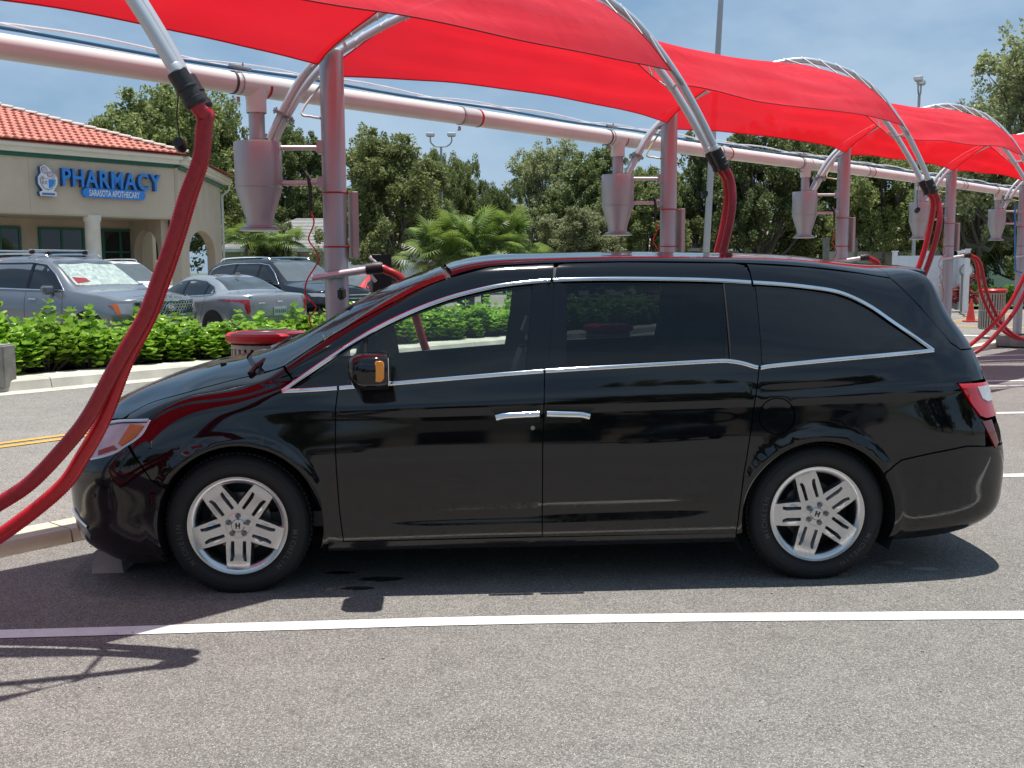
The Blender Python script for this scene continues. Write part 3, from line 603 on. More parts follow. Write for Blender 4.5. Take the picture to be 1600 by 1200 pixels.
# tailgate with spoiler lip and rear bumper
o = [(q1[0], SK[10]), (q1[0], SK[8]), QS(3.475,1.580), QS(3.60,1.424), QS(3.74,1.238), QS(3.80,1.200)]
qq = QS(3.95,1.035); qb = QS(3.93,.69)
o += [QS(3.90,1.198), (QS(3.93,1.1)[0], QS(3.93,1.1)[1]), (qq[0]+.08, SK[4]+.02), (qq[0]+.10, SK[4]-.12), (qb[0]+.09, qb[1]), (QK[-1], qb[1]), (QK[-1], SK[10])]
P(VL, 'tailgate', o, paint_black, van, qs=True, both=True, grid=.035, rim=.02, gap=.002)
o = [(QK[-1], 0), (QK[-1], qb[1]-.008), (qb[0]+.09, qb[1]-.008)]+[QS(*p) for p in [(3.92,.684),(3.80,.694),(3.60,.666),(3.43,.634),(3.343,.572)]]
o += [QS(*p) for p in arc(*AR, math.radians(32), math.radians(-20), 10)]+[(q, 0) for q in np.linspace(QS(3.40,.24)[0], QK[-1]-.08, 14)]
P(VL, 'rear_bumper', o, paint_black, van, qs=True, both=True, grid=.03, rim=.03)
sp = MB()
for sd in (-1, 1): pass
Vv = []; Ff = []
prof = [(3.50,1.592),(3.58,1.600),(3.68,1.598),(3.73,1.590),(3.738,1.582),(3.725,1.574),(3.62,1.56),(3.52,1.565)]
ys = [-.505,-.50,-.47,-.38,-.2,0,.2,.38,.47,.50,.505]; up = [.005,.022,.032,.042,.052,.056,.052,.042,.032,.022,.005]
for y, dz in zip(ys, up):
    sc = .6 if abs(y) > .502 else 1
    Vv += [(3.60+(x-3.60)*sc+.03*(1-(y/.66)**2), y, 1.565+(z-1.565)*sc+dz) for x, z in prof]
k = len(prof)
for i in range(len(ys)-1): Ff += [(i*k+j, i*k+(j+1) % k, (i+1)*k+(j+1) % k, (i+1)*k+j) for j in range(k)]
Ff += [tuple(range(k)), tuple((len(ys)-1)*k+j for j in range(k))[::-1]]
so = MB().add(Vv, Ff).build('spoiler', paint_black, van, ang=50)
bm = bmesh.new(); bm.from_mesh(so.data); bmesh.ops.recalc_face_normals(bm, faces=bm.faces[:]); bm.to_mesh(so.data); bm.free()
# wipers and cowl, washer jets, rain-sensor, exhaust, underbody
w = MB(); w.tube([(.08,-.70,1.135),(.13,-.42,1.215),(.17,-.08,1.262)], .009, 6); w.tube([(.05,-.76,1.108),(.07,-.70,1.140),(.10,-.60,1.165)], .014, 6); w.build('wiper', black_plastic, van)
w = MB(); w.tube([(.05,.05,1.20),(.14,.3,1.24),(.22,.55,1.245)], .009, 6); w.build('wiper', black_plastic, van)
MB().box((-.16,-.40,1.130), (.03,.02,.012), 0).build('washer_jet', black_plastic, van)
P(VL, 'cowl', [(q_cowl-.05, SK[6]+.0),(q_cowl+.06, SK[6]+.03),(q_cowl+.06, SK[10]),(q_cowl-.05, SK[10])], black_plastic, van, qs=True, both=True, off=-.012, rim=0, grid=.05)
u = MB(); u.box((1.5,0,.30), (1.9,1.7,.16)); u.box((-.55,0,.32),(.5,1.3,.2)); u.box((3.6,0,.36), (.6,1.5,.18)); u.box((.02,0,.42),(.3,1.0,.1)); u.box((3.0,0,.42),(.3,1.1,.1)); u.build('underbody', M('underbody_black', (.01,.01,.01), .8), van, smooth=False)
MB().lathe([(.03,0),(.032,.16),(.026,.16),(.026,.02)], (3.93,-.60,.275), 16, Matrix.Rotation(math.radians(90), 3, 'Y'), cap=False).build('exhaust_tip', chrome, van)
# wheel wells
for cx, cz in ((.02,.352),(2.995,.335)):
    for sd in (-1, 1):
        q = MB(); n = 24; Vv = []
        for i in range(n+1):
            t = math.radians(-25+230*i/n)
            for y in (.955, .55): Vv.append((cx+.432*math.cos(t), sd*y, cz+.432*math.sin(t)))
        q.add(Vv, [(2*i, 2*i+1, 2*i+3, 2*i+2) for i in range(n)]); q.add([(cx-.45,sd*.56,.15),(cx+.45,sd*.56,.15),(cx+.45,sd*.56,.8),(cx-.45,sd*.56,.8)], [(0,1,2,3)])
        q.build('wheel_well', M('wheel_well_liner', (.006,.006,.006), .9), van)
# wheels --------------------------------------------------------------
def cdt_plate(poly, holes, zt, thick, grid=.02):
    "2-D plate with holes: top at height zt(r), skirt down by thick -> (V,F)"
    B = [np.array(poly)]+[np.array(h) for h in holes]; pts = np.concatenate(B)
    lo, hi = pts.min(0), pts.max(0); gx, gy = np.meshgrid(np.arange(lo[0], hi[0], grid), np.arange(lo[1], hi[1], grid)); G = np.stack([gx.ravel(), gy.ravel()], 1)
    G = G[inside(G, B[0])]
    for h in B[1:]: G = G[~inside(G, h)]
    if len(G): G = G[np.min(np.linalg.norm(G[:, None]-pts[None], axis=2), axis=1) > grid*.5]
    allp = np.concatenate([pts, G]); E = []; k = 0
    for b in B: E += [(k+i, k+(i+1) % len(b)) for i in range(len(b))]; k += len(b)
    r = delaunay_2d_cdt([Vector(p) for p in allp], E, [], 0, 1e-8); V2 = np.array([tuple(v) for v in r[0]]); T = [tuple(f) for f in r[2]]
    C = np.array([V2[list(f)].mean(0) for f in T]); kp = inside(C, B[0])
    for h in B[1:]: kp &= ~inside(C, h)
    T = [f for f, a in zip(T, kp) if a]; V = [(x, y, zt(math.hypot(x, y))) for x, y in V2]; F = []; cnt = {}
    for f in T:
        a, b, c = (Vector(V[i]) for i in f); g = f if (b-a).cross(c-a).z > 0 else f[::-1]; F.append(g)
        for u, v in zip(g, g[1:]+g[:1]): cnt[(u, v)] = 1
    for (u, v) in cnt:
        if (v, u) in cnt: continue
        a, b = V[u], V[v]; k0 = len(V); n2 = Vector((b[1]-a[1], a[0]-b[0], 0)).normalized()*thick*.25
        V += [a, b, (b[0]+n2.x, b[1]+n2.y, b[2]-thick), (a[0]+n2.x, a[1]+n2.y, a[2]-thick)]; F.append((k0+1, k0, k0+3, k0+2))
    return V, F
TOSIDE = Matrix(((1,0,0),(0,0,-1),(0,1,0)))   # wheel plane (x,y)->(x,z), outward z -> -y
def make_wheel(parent, loc, rot, out):
    wr = bpy.data.objects.new('wheel', None); COL.objects.link(wr); wr.parent = parent; wr.location = loc
    wr.rotation_euler = (0, 0, 0 if out < 0 else PI)
    R3 = Matrix.Rotation(rot, 3, 'Z')
    def bake(mb, k=1.0): mb.V = [TOSIDE@(R3@Vector((v.x*k, v.y*k, v.z))) for v in mb.V]; return mb
    # tyre: outward direction +z, face plane at z=0
    R0 = .367
    pr = [(.236,-.20),(.266,-.225),(.32,-.222),(.352,-.195),(.364,-.16),(.367,-.10),(.364,-.045),(.357,-.022),(.347,-.006),(.335,.004),(.315,.012),(.292,.012),(.274,.006),(.262,-.004),(.256,-.012),(.246,-.02)]
    t = MB(); t.lathe(pr, n=72, cap=False); bake(t); ty = t.build('tyre', rubber, wr, ang=60)
    t = MB()
    for i in range(84):                                     # shoulder tread blocks
        a = 2*PI*i/84; c, s = math.cos(a), math.sin(a)
        for r, z, dr, dz in ((.3672,-.070,.006,.05), (.3675,-.14,.006,.05)):
            t.box((c*r, s*r, z), (dr, .018, dz), a)
    bake(t).build('tread', rubber, ty, smooth=False)['kind'] = 'stuff'
    t = MB()
    for r in (.262, .322): t.tube([(r*math.cos(a), r*math.sin(a), .0105 if r > .3 else .004) for a in np.linspace(0, 2*PI, 73)[:-1]], .0018, 6, closed=True)
    bake(t).build('sidewall_ring', rubber, ty)
    for base in (math.radians(200), math.radians(-25)):
        lt = MB()
        for i, ch in enumerate('MICHELIN'):
            V, F = text_mesh(ch, .034, .0012, bold=.0008); a = base-(i-3.5)*math.radians(5.6); RR = Matrix.Rotation(a-PI/2, 3, 'Z')
            V = [RR@(Vector((v.x, v.y, 0))+Vector((0, .280, 0)))+Vector((0, 0, .0135+v.z)) for v in V]; lt.add(V, F)
        bake(lt).build('sidewall_lettering', M('lettering_grey', (.045,.045,.045), .6), ty, smooth=False)
    # rim
    t = MB(); t.lathe([(.206,-.17),(.206,-.03),(.214,-.016),(.222,-.010),(.232,-.006),(.243,-.004),(.2455,-.010),(.243,-.022),(.228,-.03)], n=72, cap=False); bake(t, 1.04).build('rim', alloy, wr, ang=40)
    t = MB(); t.lathe([(.0,-.15),(.206,-.15)], n=40, cap=False); t.lathe([(.2055,-.16),(.2055,-.035)], n=48, cap=False); bake(t, 1.04).build('rim_barrel', alloy_dark, wr)
    t = MB(); t.lathe([(.06,-.112),(.06,-.098),(.148,-.098),(.150,-.104),(.150,-.112)], n=48); bake(t, 1.04).build('brake_disc', steel, wr)
    t = MB(); t.box((-.10,.10,-.08), (.11,.07,.05), math.radians(-45)); bake(t, 1.04).build('brake_caliper', alloy_dark, wr, bevel=.01)
    face = lambda r: -.018+.010*math.exp(-((r-.20)/.05)**2)-.006*math.exp(-(r/.05)**2)
    for i in range(5):
        a = -PI/2+2*PI*i/5; RR = Matrix.Rotation(a-PI/2, 3, 'Z')
        hw0 = .058
        out_ = [(-hw0,.058),(-.022,.050),(.022,.050),(hw0,.058),(.061,.10),(.058,.17),(.055,.200),(.055,.2175)]+[(.2215*math.sin(q), .2215*math.cos(q)) for q in np.linspace(.21, -.21, 7)]+[(-.055,.2175),(-.055,.200),(-.058,.17),(-.061,.10)]
        def slot(x): return [(x-.0080,.080),(x+.0080,.080),(x+.0095,.155),(x+(.013 if x > 0 else .002),.178),(x-(.002 if x > 0 else .013),.178),(x-.0095,.155)]
        V, F = cdt_plate(out_, [slot(.0285), slot(-.0285)], face, .035)
        m = MB().add([RR@Vector(v) for v in V], F); bake(m, 1.04).build('spoke', alloy, wr, ang=30)
    t = MB(); t.lathe([(.064,-.05),(.064,-.021),(.060,-.0175),(.0,-.0175)], n=40, cap=False); bake(t, 1.04).build('hub', alloy, wr)
    t = MB(); t.lathe([(.033,-.02),(.033,-.010),(.029,-.006),(.0,-.0055)], n=32, cap=False); cap_ = bake(t, 1.04).build('hub_cap', alloy, wr)
    e = MB()                                                  # the H badge: two splayed uprights and a bar in a rounded frame
    e.add([(-.013,-.017,-.0045),(-.0065,-.017,-.0045),(-.0045,.017,-.0045),(-.015,.017,-.0045)]+[(-.013,-.017,-.003),(-.0065,-.017,-.003),(-.0045,.017,-.003),(-.015,.017,-.003)], [(4,5,6,7),(0,1,5,4),(1,2,6,5),(2,3,7,6),(3,0,4,7)])
    e.add([(.013,-.017,-.0045),(.0065,-.017,-.0045),(.0045,.017,-.0045),(.015,.017,-.0045)]+[(.013,-.017,-.003),(.0065,-.017,-.003),(.0045,.017,-.003),(.015,.017,-.003)], [(7,6,5,4),(4,5,1,0),(5,6,2,1),(6,7,3,2),(7,4,0,3)])
    e.box((0,.0,-.0038), (.014,.008,.0016))
    bake(e, .85).build('emblem', M('emblem_dark', (.05,.05,.05), .3, .6), wr, smooth=False)
    for i in range(5):
        a = PI/2+2*PI*i/5; r = .048
        m = MB(); m.lathe([(.0135,-.024),(.0145,-.0165),(.012,-.0163)], (r*math.cos(a), r*math.sin(a), 0), 16, cap=False); m.lathe([(.0105,-.02),(.0105,-.004),(.007,-.001),(0,-.001)], (r*math.cos(a), r*math.sin(a), 0), 6, cap=False)
        bake(m, 1.04).build('lug_nut', M('lug_nut_steel', (.16,.16,.17), .35, .8), wr)
    return wr
w1 = make_wheel(van, (.0, -.955, .352), math.radians(-1), -1)
for loc, rot, out in (((3.0,-.955,.352), math.radians(17), -1), ((0,.955,.352), 1, 1), ((3.0,.955,.352), 1, 1)):
    c = copy_tree(w1, van); c.location = loc; c.rotation_euler = (0, rot if out < 0 else 0, 0 if out < 0 else PI)
# interior -------------------------------------------------------------
def seat(x, y, z=.42, name='seat', back=math.radians(14)):
    s = bpy.data.objects.new(name, None); COL.objects.link(s); s.parent = van; s.location = (x, y, z)
    MB().box((0,0,.10), (.50,.50,.16)).build('cushion', seat_mat, s, bevel=.07)
    Mr = Matrix.Rotation(back, 3, 'Y')
    MB().box((.30,0,.46), (.15,.48,.62), M=Mr).build('backrest', seat_mat, s, bevel=.065)
    MB().box((.385,0,.86), (.10,.27,.19), M=Mr).build('headrest', seat_mat, s, bevel=.045)
    return s
seat(1.22, -.42, back=math.radians(20)); seat(1.22, .42, back=math.radians(20)); seat(2.10, -.42); seat(2.10, .42); seat(2.85, -.35, .45); seat(2.85, .35, .45)
MB().box((.42,0,.92), (.34,1.66,.26)).build('dashboard', inner_mat, van, bevel=.05)
MB().box((.42,0,.62), (.22,1.5,.5)).build('dash_panel', inner_mat, van, bevel=.03)
MB().box((1.6,0,.36), (2.9,1.72,.08)).build('cabin_floor', inner_mat, van)
sw = MB(); Rs = Matrix.Rotation(math.radians(-62), 3, 'Y')
sw.tube([Vector((.63,-.42,1.02))+Rs@Vector((.185*math.cos(a), .185*math.sin(a), 0)) for a in np.linspace(0, 2*PI, 33)[:-1]], .016, 8, closed=True)
for a in (0, 2.1, 4.2): sw.tube([Vector((.63,-.42,1.02)), Vector((.63,-.42,1.02))+Rs@Vector((.18*math.cos(a), .18*math.sin(a), 0))], .013, 6)
sw.lathe([(.05,-.02),(.06,0),(.04,.03)], (.63,-.42,1.02), 16, Rs); sw.tube([(.63,-.42,1.02),(.50,-.42,.95)], .03, 8)
sw.build('steering_wheel', M('wheel_grey', (.16,.17,.18), .5), van)
MB().box((.45,.05,1.50), (.03,.22,.07)).build('rear_view_mirror', black_plastic, van, bevel=.01)
# ------------------------------------------------------------------ ground, lane, kerbs, painted lines
ROW = Vector((.645, .764, 0)); ROWN = Vector((-.764, .645, 0))       # along the vacuum row, away from the bays
def rn(n, t, z=0): return ROWN*n+ROW*t+Vector((0, 0, z))
ANG = math.atan2(ROW.y, ROW.x)
grass_m = M('lawn_green', (.075, .12, .03), .95, noise_=(2, .35), bump=(30, .03))
g = mesh('ground', [(-500,-300,-.03),(500,-300,-.03),(500,900,-.03),(-500,900,-.03)], [(0,1,2,3)], None, M('far_ground', (.10,.12,.055), .95, noise_=(.2, .3))); tag(g, kind='structure')
g = mesh('parking_lot', [rn(-45,-60), rn(-45,80), rn(6.1,80), rn(6.1,-60)], [(0,1,2,3)], None, asph); tag(g, kind='structure')
g = mesh('lane', [rn(6.1,-60,-.004), rn(6.1,80,-.004), rn(14.5,80,-.004), rn(14.5,-60,-.004)], [(0,1,2,3)], None, asph2); tag(g, kind='structure')
g = mesh('far_parking_lot', [rn(16.8,-60,.10), rn(16.8,80,.10), rn(44,80,.10), rn(44,-60,.10)], [(0,1,2,3)], None, asph2); tag(g, kind='structure')
kerb_m = M('cream_painted_kerb', (.60, .54, .40), .8, noise_=(4, .14), bump=(50, .003))
k = MB(); prof = [(6.04,0),(6.055,.065),(6.07,.078),(6.34,.078),(6.355,.065),(6.36,-.005)]
kerb = empty('kerb', (0,0,0), 0, None, None); kerb['kind'] = 'structure'
def kerb_run(prof, t0, t1, step, mat, parent, name='kerb_piece'):
    n = int(round((t1-t0)/step)); V = [rn(a, 0, z) for a, z in prof]+[rn(a, step-.012, z) for a, z in prof]; m = len(prof)
    F = [tuple(range(m)), tuple(range(m, 2*m))[::-1]]+[(i, m+i, m+(i+1) % m, (i+1) % m) for i in range(m)]
    me = bpy.data.meshes.new(name); me.from_pydata([tuple(v) for v in V], [], F); me.materials.append(mat); me.update()
    bm = bmesh.new(); bm.from_mesh(me); bmesh.ops.recalc_face_normals(bm, faces=bm.faces[:]); bm.to_mesh(me); bm.free()
    for i in range(n):
        o = bpy.data.objects.new(name, me); COL.objects.link(o); o.location = rn(0, t0+i*step); o.parent = parent
kerb_run(prof, -6, 45, 3.0, kerb_m, kerb)
kerb2 = empty('kerb', (0,0,0), 0, None, None); kerb2['kind'] = 'structure'
kerb_run([(14.10,0),(14.48,.004),(14.52,.13),(14.56,.15),(14.90,.155),(15.25,.155),(15.26,0)], -8, 58, 3.0, M('pale_concrete_kerb', (.50,.475,.40), .85, noise_=(2.5,.2), bump=(40,.003)), kerb2)
# planting bed
b = mesh('planting_bed', [rn(15.26,-8,.12), rn(15.26,60,.12), rn(16.8,60,.14), rn(16.8,-8,.14)], [(0,1,2,3)], None, M('mulch', (.07,.05,.035), .95, noise_=(25,.5), bump=(60,.03))); tag(b, kind='structure')
# stall lines (slightly bent, as painted)
def line(name, pts, w, mat, z, label):
    V = []; F = []; P2 = resample(catmull([(*p, z) for p in pts], 8), .5)
    for i, p in enumerate(P2):
        t = (P2[min(i+1, len(P2)-1)]-P2[max(i-1, 0)]).normalized(); nn = Vector((-t.y, t.x, 0)); j = .004*noise.noise(p*9)
        V += [p+nn*(w/2+j), p-nn*(w/2-j)]
    F = [(2*i, 2*i+1, 2*i+3, 2*i+2) for i in range(len(P2)-1)]
    o = mesh(name, V, F, None, mat); tag(o, kind='structure'); return o
line('stall_line', [(-3.4,4.50),(-2.33,4.563),(-1.1,4.645),(0,4.715),(1.2,4.735),(2.4,4.74),(4.2,4.75),(7,4.9)], .112, white_paint, .004, '')
for pts in ([(-.2,7.66),(3.9,8.03),(9,8.3)], [(2.4,11.2),(5.4,11.53),(13,12.0)], [(5.2,14.1),(7.1,14.25),(15,14.75)], [(5.4,14.65),(7.35,14.85),(15,15.4)], [(8,17.9),(9.1,18.2),(16,18.7)], [(8.5,18.9),(9.6,19.2),(17,19.8)], [(11,21.6),(20,22.3)]):
    line('stall_line', pts, .11, white_paint, .004, '')
for off in (9.92, 10.14):
    a, b_ = rn(off, -20), rn(off, 60); line('centre_line', [tuple(a.xy), tuple(a.lerp(b_, .5).xy), tuple(b_.xy)], .10, yellow_paint, .003, '')
for t0 in (22, 26, 30):
    a, b_ = rn(7.2, t0), rn(13.9, t0); line('stop_line', [tuple(a.xy), tuple(a.lerp(b_, .5).xy), tuple(b_.xy)], .3, white_paint if t0 < 30 else yellow_paint, .003, '')
# wet patch under the engine
vv = []; n = 40
for cx, cy, r in ((-.80,5.22,.05),(-.70,5.38,.07),(-.95,5.50,.05)):
    ring = [(cx+r*1.7*(1+.35*noise.noise(Vector((math.cos(a)*2, math.sin(a)*2, cx*7))))*math.cos(a), cy+r*.55*(1+.5*noise.noise(Vector((math.cos(a)*3, math.sin(a)*3, 5+cx))))*math.sin(a), .003) for a in np.linspace(0, 2*PI, n+1)[:-1]]
    o = mesh('water_patch', ring, [tuple(range(n))], None, M('wet_asphalt', (.05,.046,.042), .14, noise_=(30,.4))); tag(o, kind='structure')
# dark drips, gum spots on the asphalt
st = MB(); rs = random.Random(3)
for cx, cy in ((2.0,5.55),(2.12,5.62),(1.75,5.42),(2.25,5.5),(2.0,5.75)):
    r = rs.uniform(.015,.06); ring = [(cx+r*1.5*math.cos(a)*rs.uniform(.6,1.2), cy+r*math.sin(a)*rs.uniform(.6,1.2), .003) for a in np.linspace(0, 2*PI, 12)[:-1]]; st.add(ring, [tuple(range(11))])
tag(st.build('gum_spots', M('dried_gum', (.30,.27,.27), .8), None, smooth=False), kind='stuff')
tag(st if False else bpy.data.objects['gum_spots'], 'dried gum and pale drips on the grey asphalt by the van', 'stains')
# wheel stop under the van's nose
ws = MB(); prof = [(-.085,0),(-.075,.07),(-.045,.115),(.045,.115),(.075,.07),(.085,0)]
V = [(x, -.9, z) for x, z in prof]+[(x, .9, z) for x, z in prof]
ws.add(V, [tuple(range(6)), tuple(range(6,12))[::-1]]+[(i, 6+i, 6+(i+1) % 6, (i+1) % 6) for i in range(6)])
o = ws.build('wheel_stop', M('wheel_stop_concrete', (.46,.44,.40), .85, noise_=(6,.2), bump=(40,.004)), None, smooth=False); o.location = (-2.27, 6.42, 0); o.rotation_euler = (0, 0, .06)
tag(o, 'concrete wheel stop on the asphalt under the nose of the black minivan', 'wheel stop')

# ------------------------------------------------------------------ vacuum stations
st_paint = M('silver_powder_coat', (.42, .43, .45), .40, .45, noise_=(3, .06))
st_paint2 = M('silver_tube', (.60, .62, .64), .35, .45, noise_=(4, .06))
pvc = M('white_pvc', (.74, .72, .69), .35, noise_=(2, .06))
pvc_band = M('clear_coupling', (.58,.57,.56), .25)
red_m = M('red_band', (.45,.012,.012), .4)
steel2 = M('clamp_steel', (.35,.35,.36), .35, .8)
blue_m = M('blue_air_line', (.02,.10,.20), .4)
wht_m = M('white_conduit', (.70,.72,.74), .4)
hose_m = M('red_hose', (.52,.012,.020), .3, noise_=(50,.15))
hose_w = M('worn_dark_red_hose', (.34,.010,.018), .36, noise_=(50,.2))
rope_m = M('white_rope', (.72,.72,.70), .7)
SD = Vector((math.cos(.06), math.sin(.06), 0)); SN = Vector((-math.sin(.06), math.cos(.06), 0))
STEP = Vector((2.886, 3.404, 0)); POLE1 = Vector((-1.254, 7.48, 0))
def base(i): return POLE1+STEP*(i-1)+(Vector((.05,.21,0)) if i == 0 else Vector())
def lift(i): return .06*max(0, i-1)-(.03 if i == 0 else 0)
ARCH = catmull([(.10,2.55,0),(.20,2.74,0),(.32,2.935,0),(.46,3.09,0),(.64,3.235,0),(1.09,3.475,0),(1.75,3.655,0),(2.25,3.575,0),(2.55,3.42,0),(2.75,3.24,0),(2.95,2.99,0),(3.12,2.72,0),(3.26,2.466,0)], 6)
AX = [p.x for p in ARCH]; AZ = [p.y for p in ARCH]
def arch_z(a): return float(np.interp(a, AX, AZ))
def spread(a): return .075+.14*math.sin(PI*min(1, max(0, (a-.1)/3.16)))**.8
def arch_pt(i, a, side, dz=0, extra=0):
    "side -1 = tube nearer the camera, +1 = farther"
    C0 = base(i)-SD*.53
    return C0+SD*a+SN*(side*(spread(a)+extra))+Vector((0,0,arch_z(a)+lift(i)+dz))
def station(i, label):
    b = base(i); L = lift(i)
    s = empty('vacuum_station', b, .06, label, 'vacuum station', 'silver vacuum stations in a row beside the bays')
    def loc(p): return (Matrix.Rotation(-.06, 3, 'Z')@(Vector(p)-b))
    p = MB(); p.lathe([(.0845,0),(.0845,3.14+L),(.08,3.165+L),(.05,3.185+L),(0,3.19+L)], n=36, cap=False); pole = p.build('pole', st_paint, s)
    p = MB(); p.box((0,0,.14), (.62,.62,.22), math.radians(45)); p.box((0,0,.27), (.32,.32,.02)); p.build('footing', conc_dark, s, bevel=.015)
    cx = -.53; z0 = 1.925+L
    prof = [(0,z0),(.115,z0),(.128,z0+.005),(.132,z0+.02),(.118,z0+.028),(.098,z0+.035),(.098,z0+.085),(.164,z0+.295),(.166,z0+.60),(.163,z0+.612),(0,z0+.615)]
    p = MB(); p.lathe(prof, (cx,0,0), 40, cap=False); can = p.build('canister', st_paint, s, ang=25)
    p = MB(); p.tube([(cx+.167*math.cos(a), .167*math.sin(a), z0+.297) for a in np.linspace(0,2*PI,41)[:-1]], .0035, 6, closed=True); p.build('seam_ring', st_paint, can)
    p = MB(); p.lathe([(.135,0),(.150,.004),(.150,.016),(.135,.02)], (cx,0,z0-.006), 36); p.build('bottom_flange', steel2, can)
    p = MB(); p.lathe([(.056,0),(.056,.26)], (cx,0,z0+.61), 24); p.build('riser_pipe', st_paint, s)
    for zz in (2.255, 2.50):
        p = MB(); p.tube([(cx+.15,0,zz+L),(-.095,0,zz+L)], .0175, 12); br = p.build('bracket', st_paint2, s)
        p = MB(); p.box((-.085,0,zz+L), (.055,.10,.085)); p.build('bracket_plate', st_paint, br, bevel=.004)
    for sd in (-1, 1):
        pts = [loc(arch_pt(i, a, sd)) for a in AX]
        p = MB(); p.tube(pts, .0285, 14); tb = p.build('arch_tube', st_paint2, s)
        fp = loc(arch_pt(i, .19, sd)); d = (loc(arch_pt(i, .30, sd))-loc(arch_pt(i, .10, sd))).normalized(); R = d.to_track_quat('Z','Y').to_matrix()
        p = MB(); p.lathe([(.035,-.014),(.062,-.014),(.064,-.008),(.064,-.002)], fp, 24, R); p.lathe([(.064,.002),(.064,.008),(.062,.014),(.03,.014)], fp, 24, R); p.build('flange', steel2, tb)
        for kk in range(4):
            a = PI/4+PI/2*kk; p = MB(); p.lathe([(.006,-.024),(.006,.024)], fp+R@Vector((.052*math.cos(a), .052*math.sin(a), 0)), 6, R); p.build('bolt', steel2, tb)
        e = loc(arch_pt(i, 3.26, sd)); d = (loc(arch_pt(i, 3.26, sd))-loc(arch_pt(i, 3.15, sd))).normalized(); R = d.to_track_quat('Z','Y').to_matrix()
        p = MB(); p.lathe([(.030,-.05),(.033,-.045),(.033,0)], e, 20, R); p.build('end_sleeve', st_paint2, tb)
        prof = [(.040,-.02),(.043,-.015),(.043,.05),(.046,.052),(.046,.06),(.042,.062),(.042,.10),(.047,.102),(.047,.125),(.038,.135)]
        p = MB(); p.lathe(prof, e, 20, R); p.box(e+R@Vector((.048,0,.0)), (.02,.02,.05), M=R); p.build('hose_cuff', M('hose_cuff_rubber', (.015,.016,.018), .5, bump=(90,.001)) if sd > 0 or i != 0 else MATS['hose_cuff_rubber'], s, ang=30)
    p = MB(); c0 = loc(arch_pt(i, .62, -1)); c1 = loc(arch_pt(i, .62, 1)); p.tube([c0, c1], .012, 8); p.build('cross_bar', st_paint2, s)
    p = MB(); c0 = loc(arch_pt(i, 2.98, -1)); c1 = loc(arch_pt(i, 2.98, 1)); p.tube([c0, c1], .012, 8); p.build('cross_bar', st_paint2, s)
    for zz in (2.185, 1.805):
        p = MB(); p.tube([(.087*math.cos(a), .087*math.sin(a), zz+L) for a in np.linspace(0,2*PI,33)[:-1]], .006, 6, closed=True); p.box((.088,0,zz+L),(.02,.02,.02)); p.build('strap', red_m, s)
    p = MB(); p.box((.125,.05,1.96+L), (.045,.20,.47), .25); p.build('side_box', M('grey_plastic_box', (.42,.43,.42), .5), s, bevel=.006)
    # hose holder arm low on the pole
    a = math.radians(-6); p = MB(); p.tube([(-.16,-.10,1.585+L),(.26,-.10,1.645+L)], .0265, 14); ar = p.build('holder_arm', st_paint2, s)
    p = MB(); p.box((0,-.085,1.61+L),(.10,.05,.05)); p.build('holder_clamp', steel2, ar)
    p = MB(); p.tube([(.255,-.10,1.644+L),(.285,-.10,1.648+L)], .029, 14); p.build('holder_ring', steel2, ar)
    # air line loop from the duct to the pole
    p = MB(); q = catmull([loc(arch_pt(i, .47, 1, -.10)), (-.22,.05,2.76+L), (-.15,.03,2.72+L), (-.085,0,2.705+L)], 8); p.tube(q, .009, 8); p.build('air_tube', wht_m if i == 1 else M('yellowed_air_tube', (.55,.55,.30), .4), s)
    return s
sl_ = {0:'silver vacuum station just left of the picture whose arch end reaches in at top left', 1:'silver vacuum station nearest the camera, standing behind the windshield of the black minivan',
     2:'silver vacuum station behind the sliding door roof of the minivan, second along the row', 3:'silver vacuum station above the rear side window of the minivan, third along the row',
     4:'silver vacuum station just beyond the tail of the minivan, with looping hoses', 5:'farthest clearly seen silver vacuum station at the right edge of the picture',
     6:'vacuum station beyond the right edge, next after the last one seen', -1:'vacuum station left of the camera that only throws its shadow into the picture'}
for i in range(-1, 7): station(i, sl_[i])

# ------------------------------------------------------------------ duct along the row
DZ = 2.915; duct0 = base(1)-STEP-SD*.53; 
dct = empty('vacuum_duct', (0,0,0), 0, 'long white plastic vacuum duct running overhead along the row of canisters', 'duct')
def dp(t, dz=0, dn=0):
    "t in bays from station 0"
    return duct0+STEP*t+Vector((0,0,DZ+dz+.06*max(0, t-1)+.010*math.sin(t*2.1)))+ROWN*dn
ddir = STEP.normalized()
for i in range(-2, 7):
    for h in (0, 1):
        a, b_ = i+.5*h, i+.5*h+.5
        p = MB(); p.tube([dp(a+.004), dp((a+b_)/2), dp(b_-.004)], .0735, 28); p.build('pipe_segment', pvc, dct, ang=40)
        p = MB(); p.tube([dp(b_-.028), dp(b_+.012)], .0765, 28); cpl = p.build('coupling', pvc_band, dct, ang=40)
        p = MB(); p.tube([dp(b_+.016), dp(b_+.021)], .0775, 28); p.build('red_ring', red_m, cpl, ang=40)
        p = MB(); p.tube([dp(b_-.034), dp(b_-.031)], .079, 24); p.tube([dp(b_-.033,-.09), dp(b_-.033,-.125)], .012, 6); p.tube([dp(b_-.04,-.115,-.04), dp(b_-.026,-.115,.05)], .006, 6); p.build('pipe_hanger', steel2, dct)
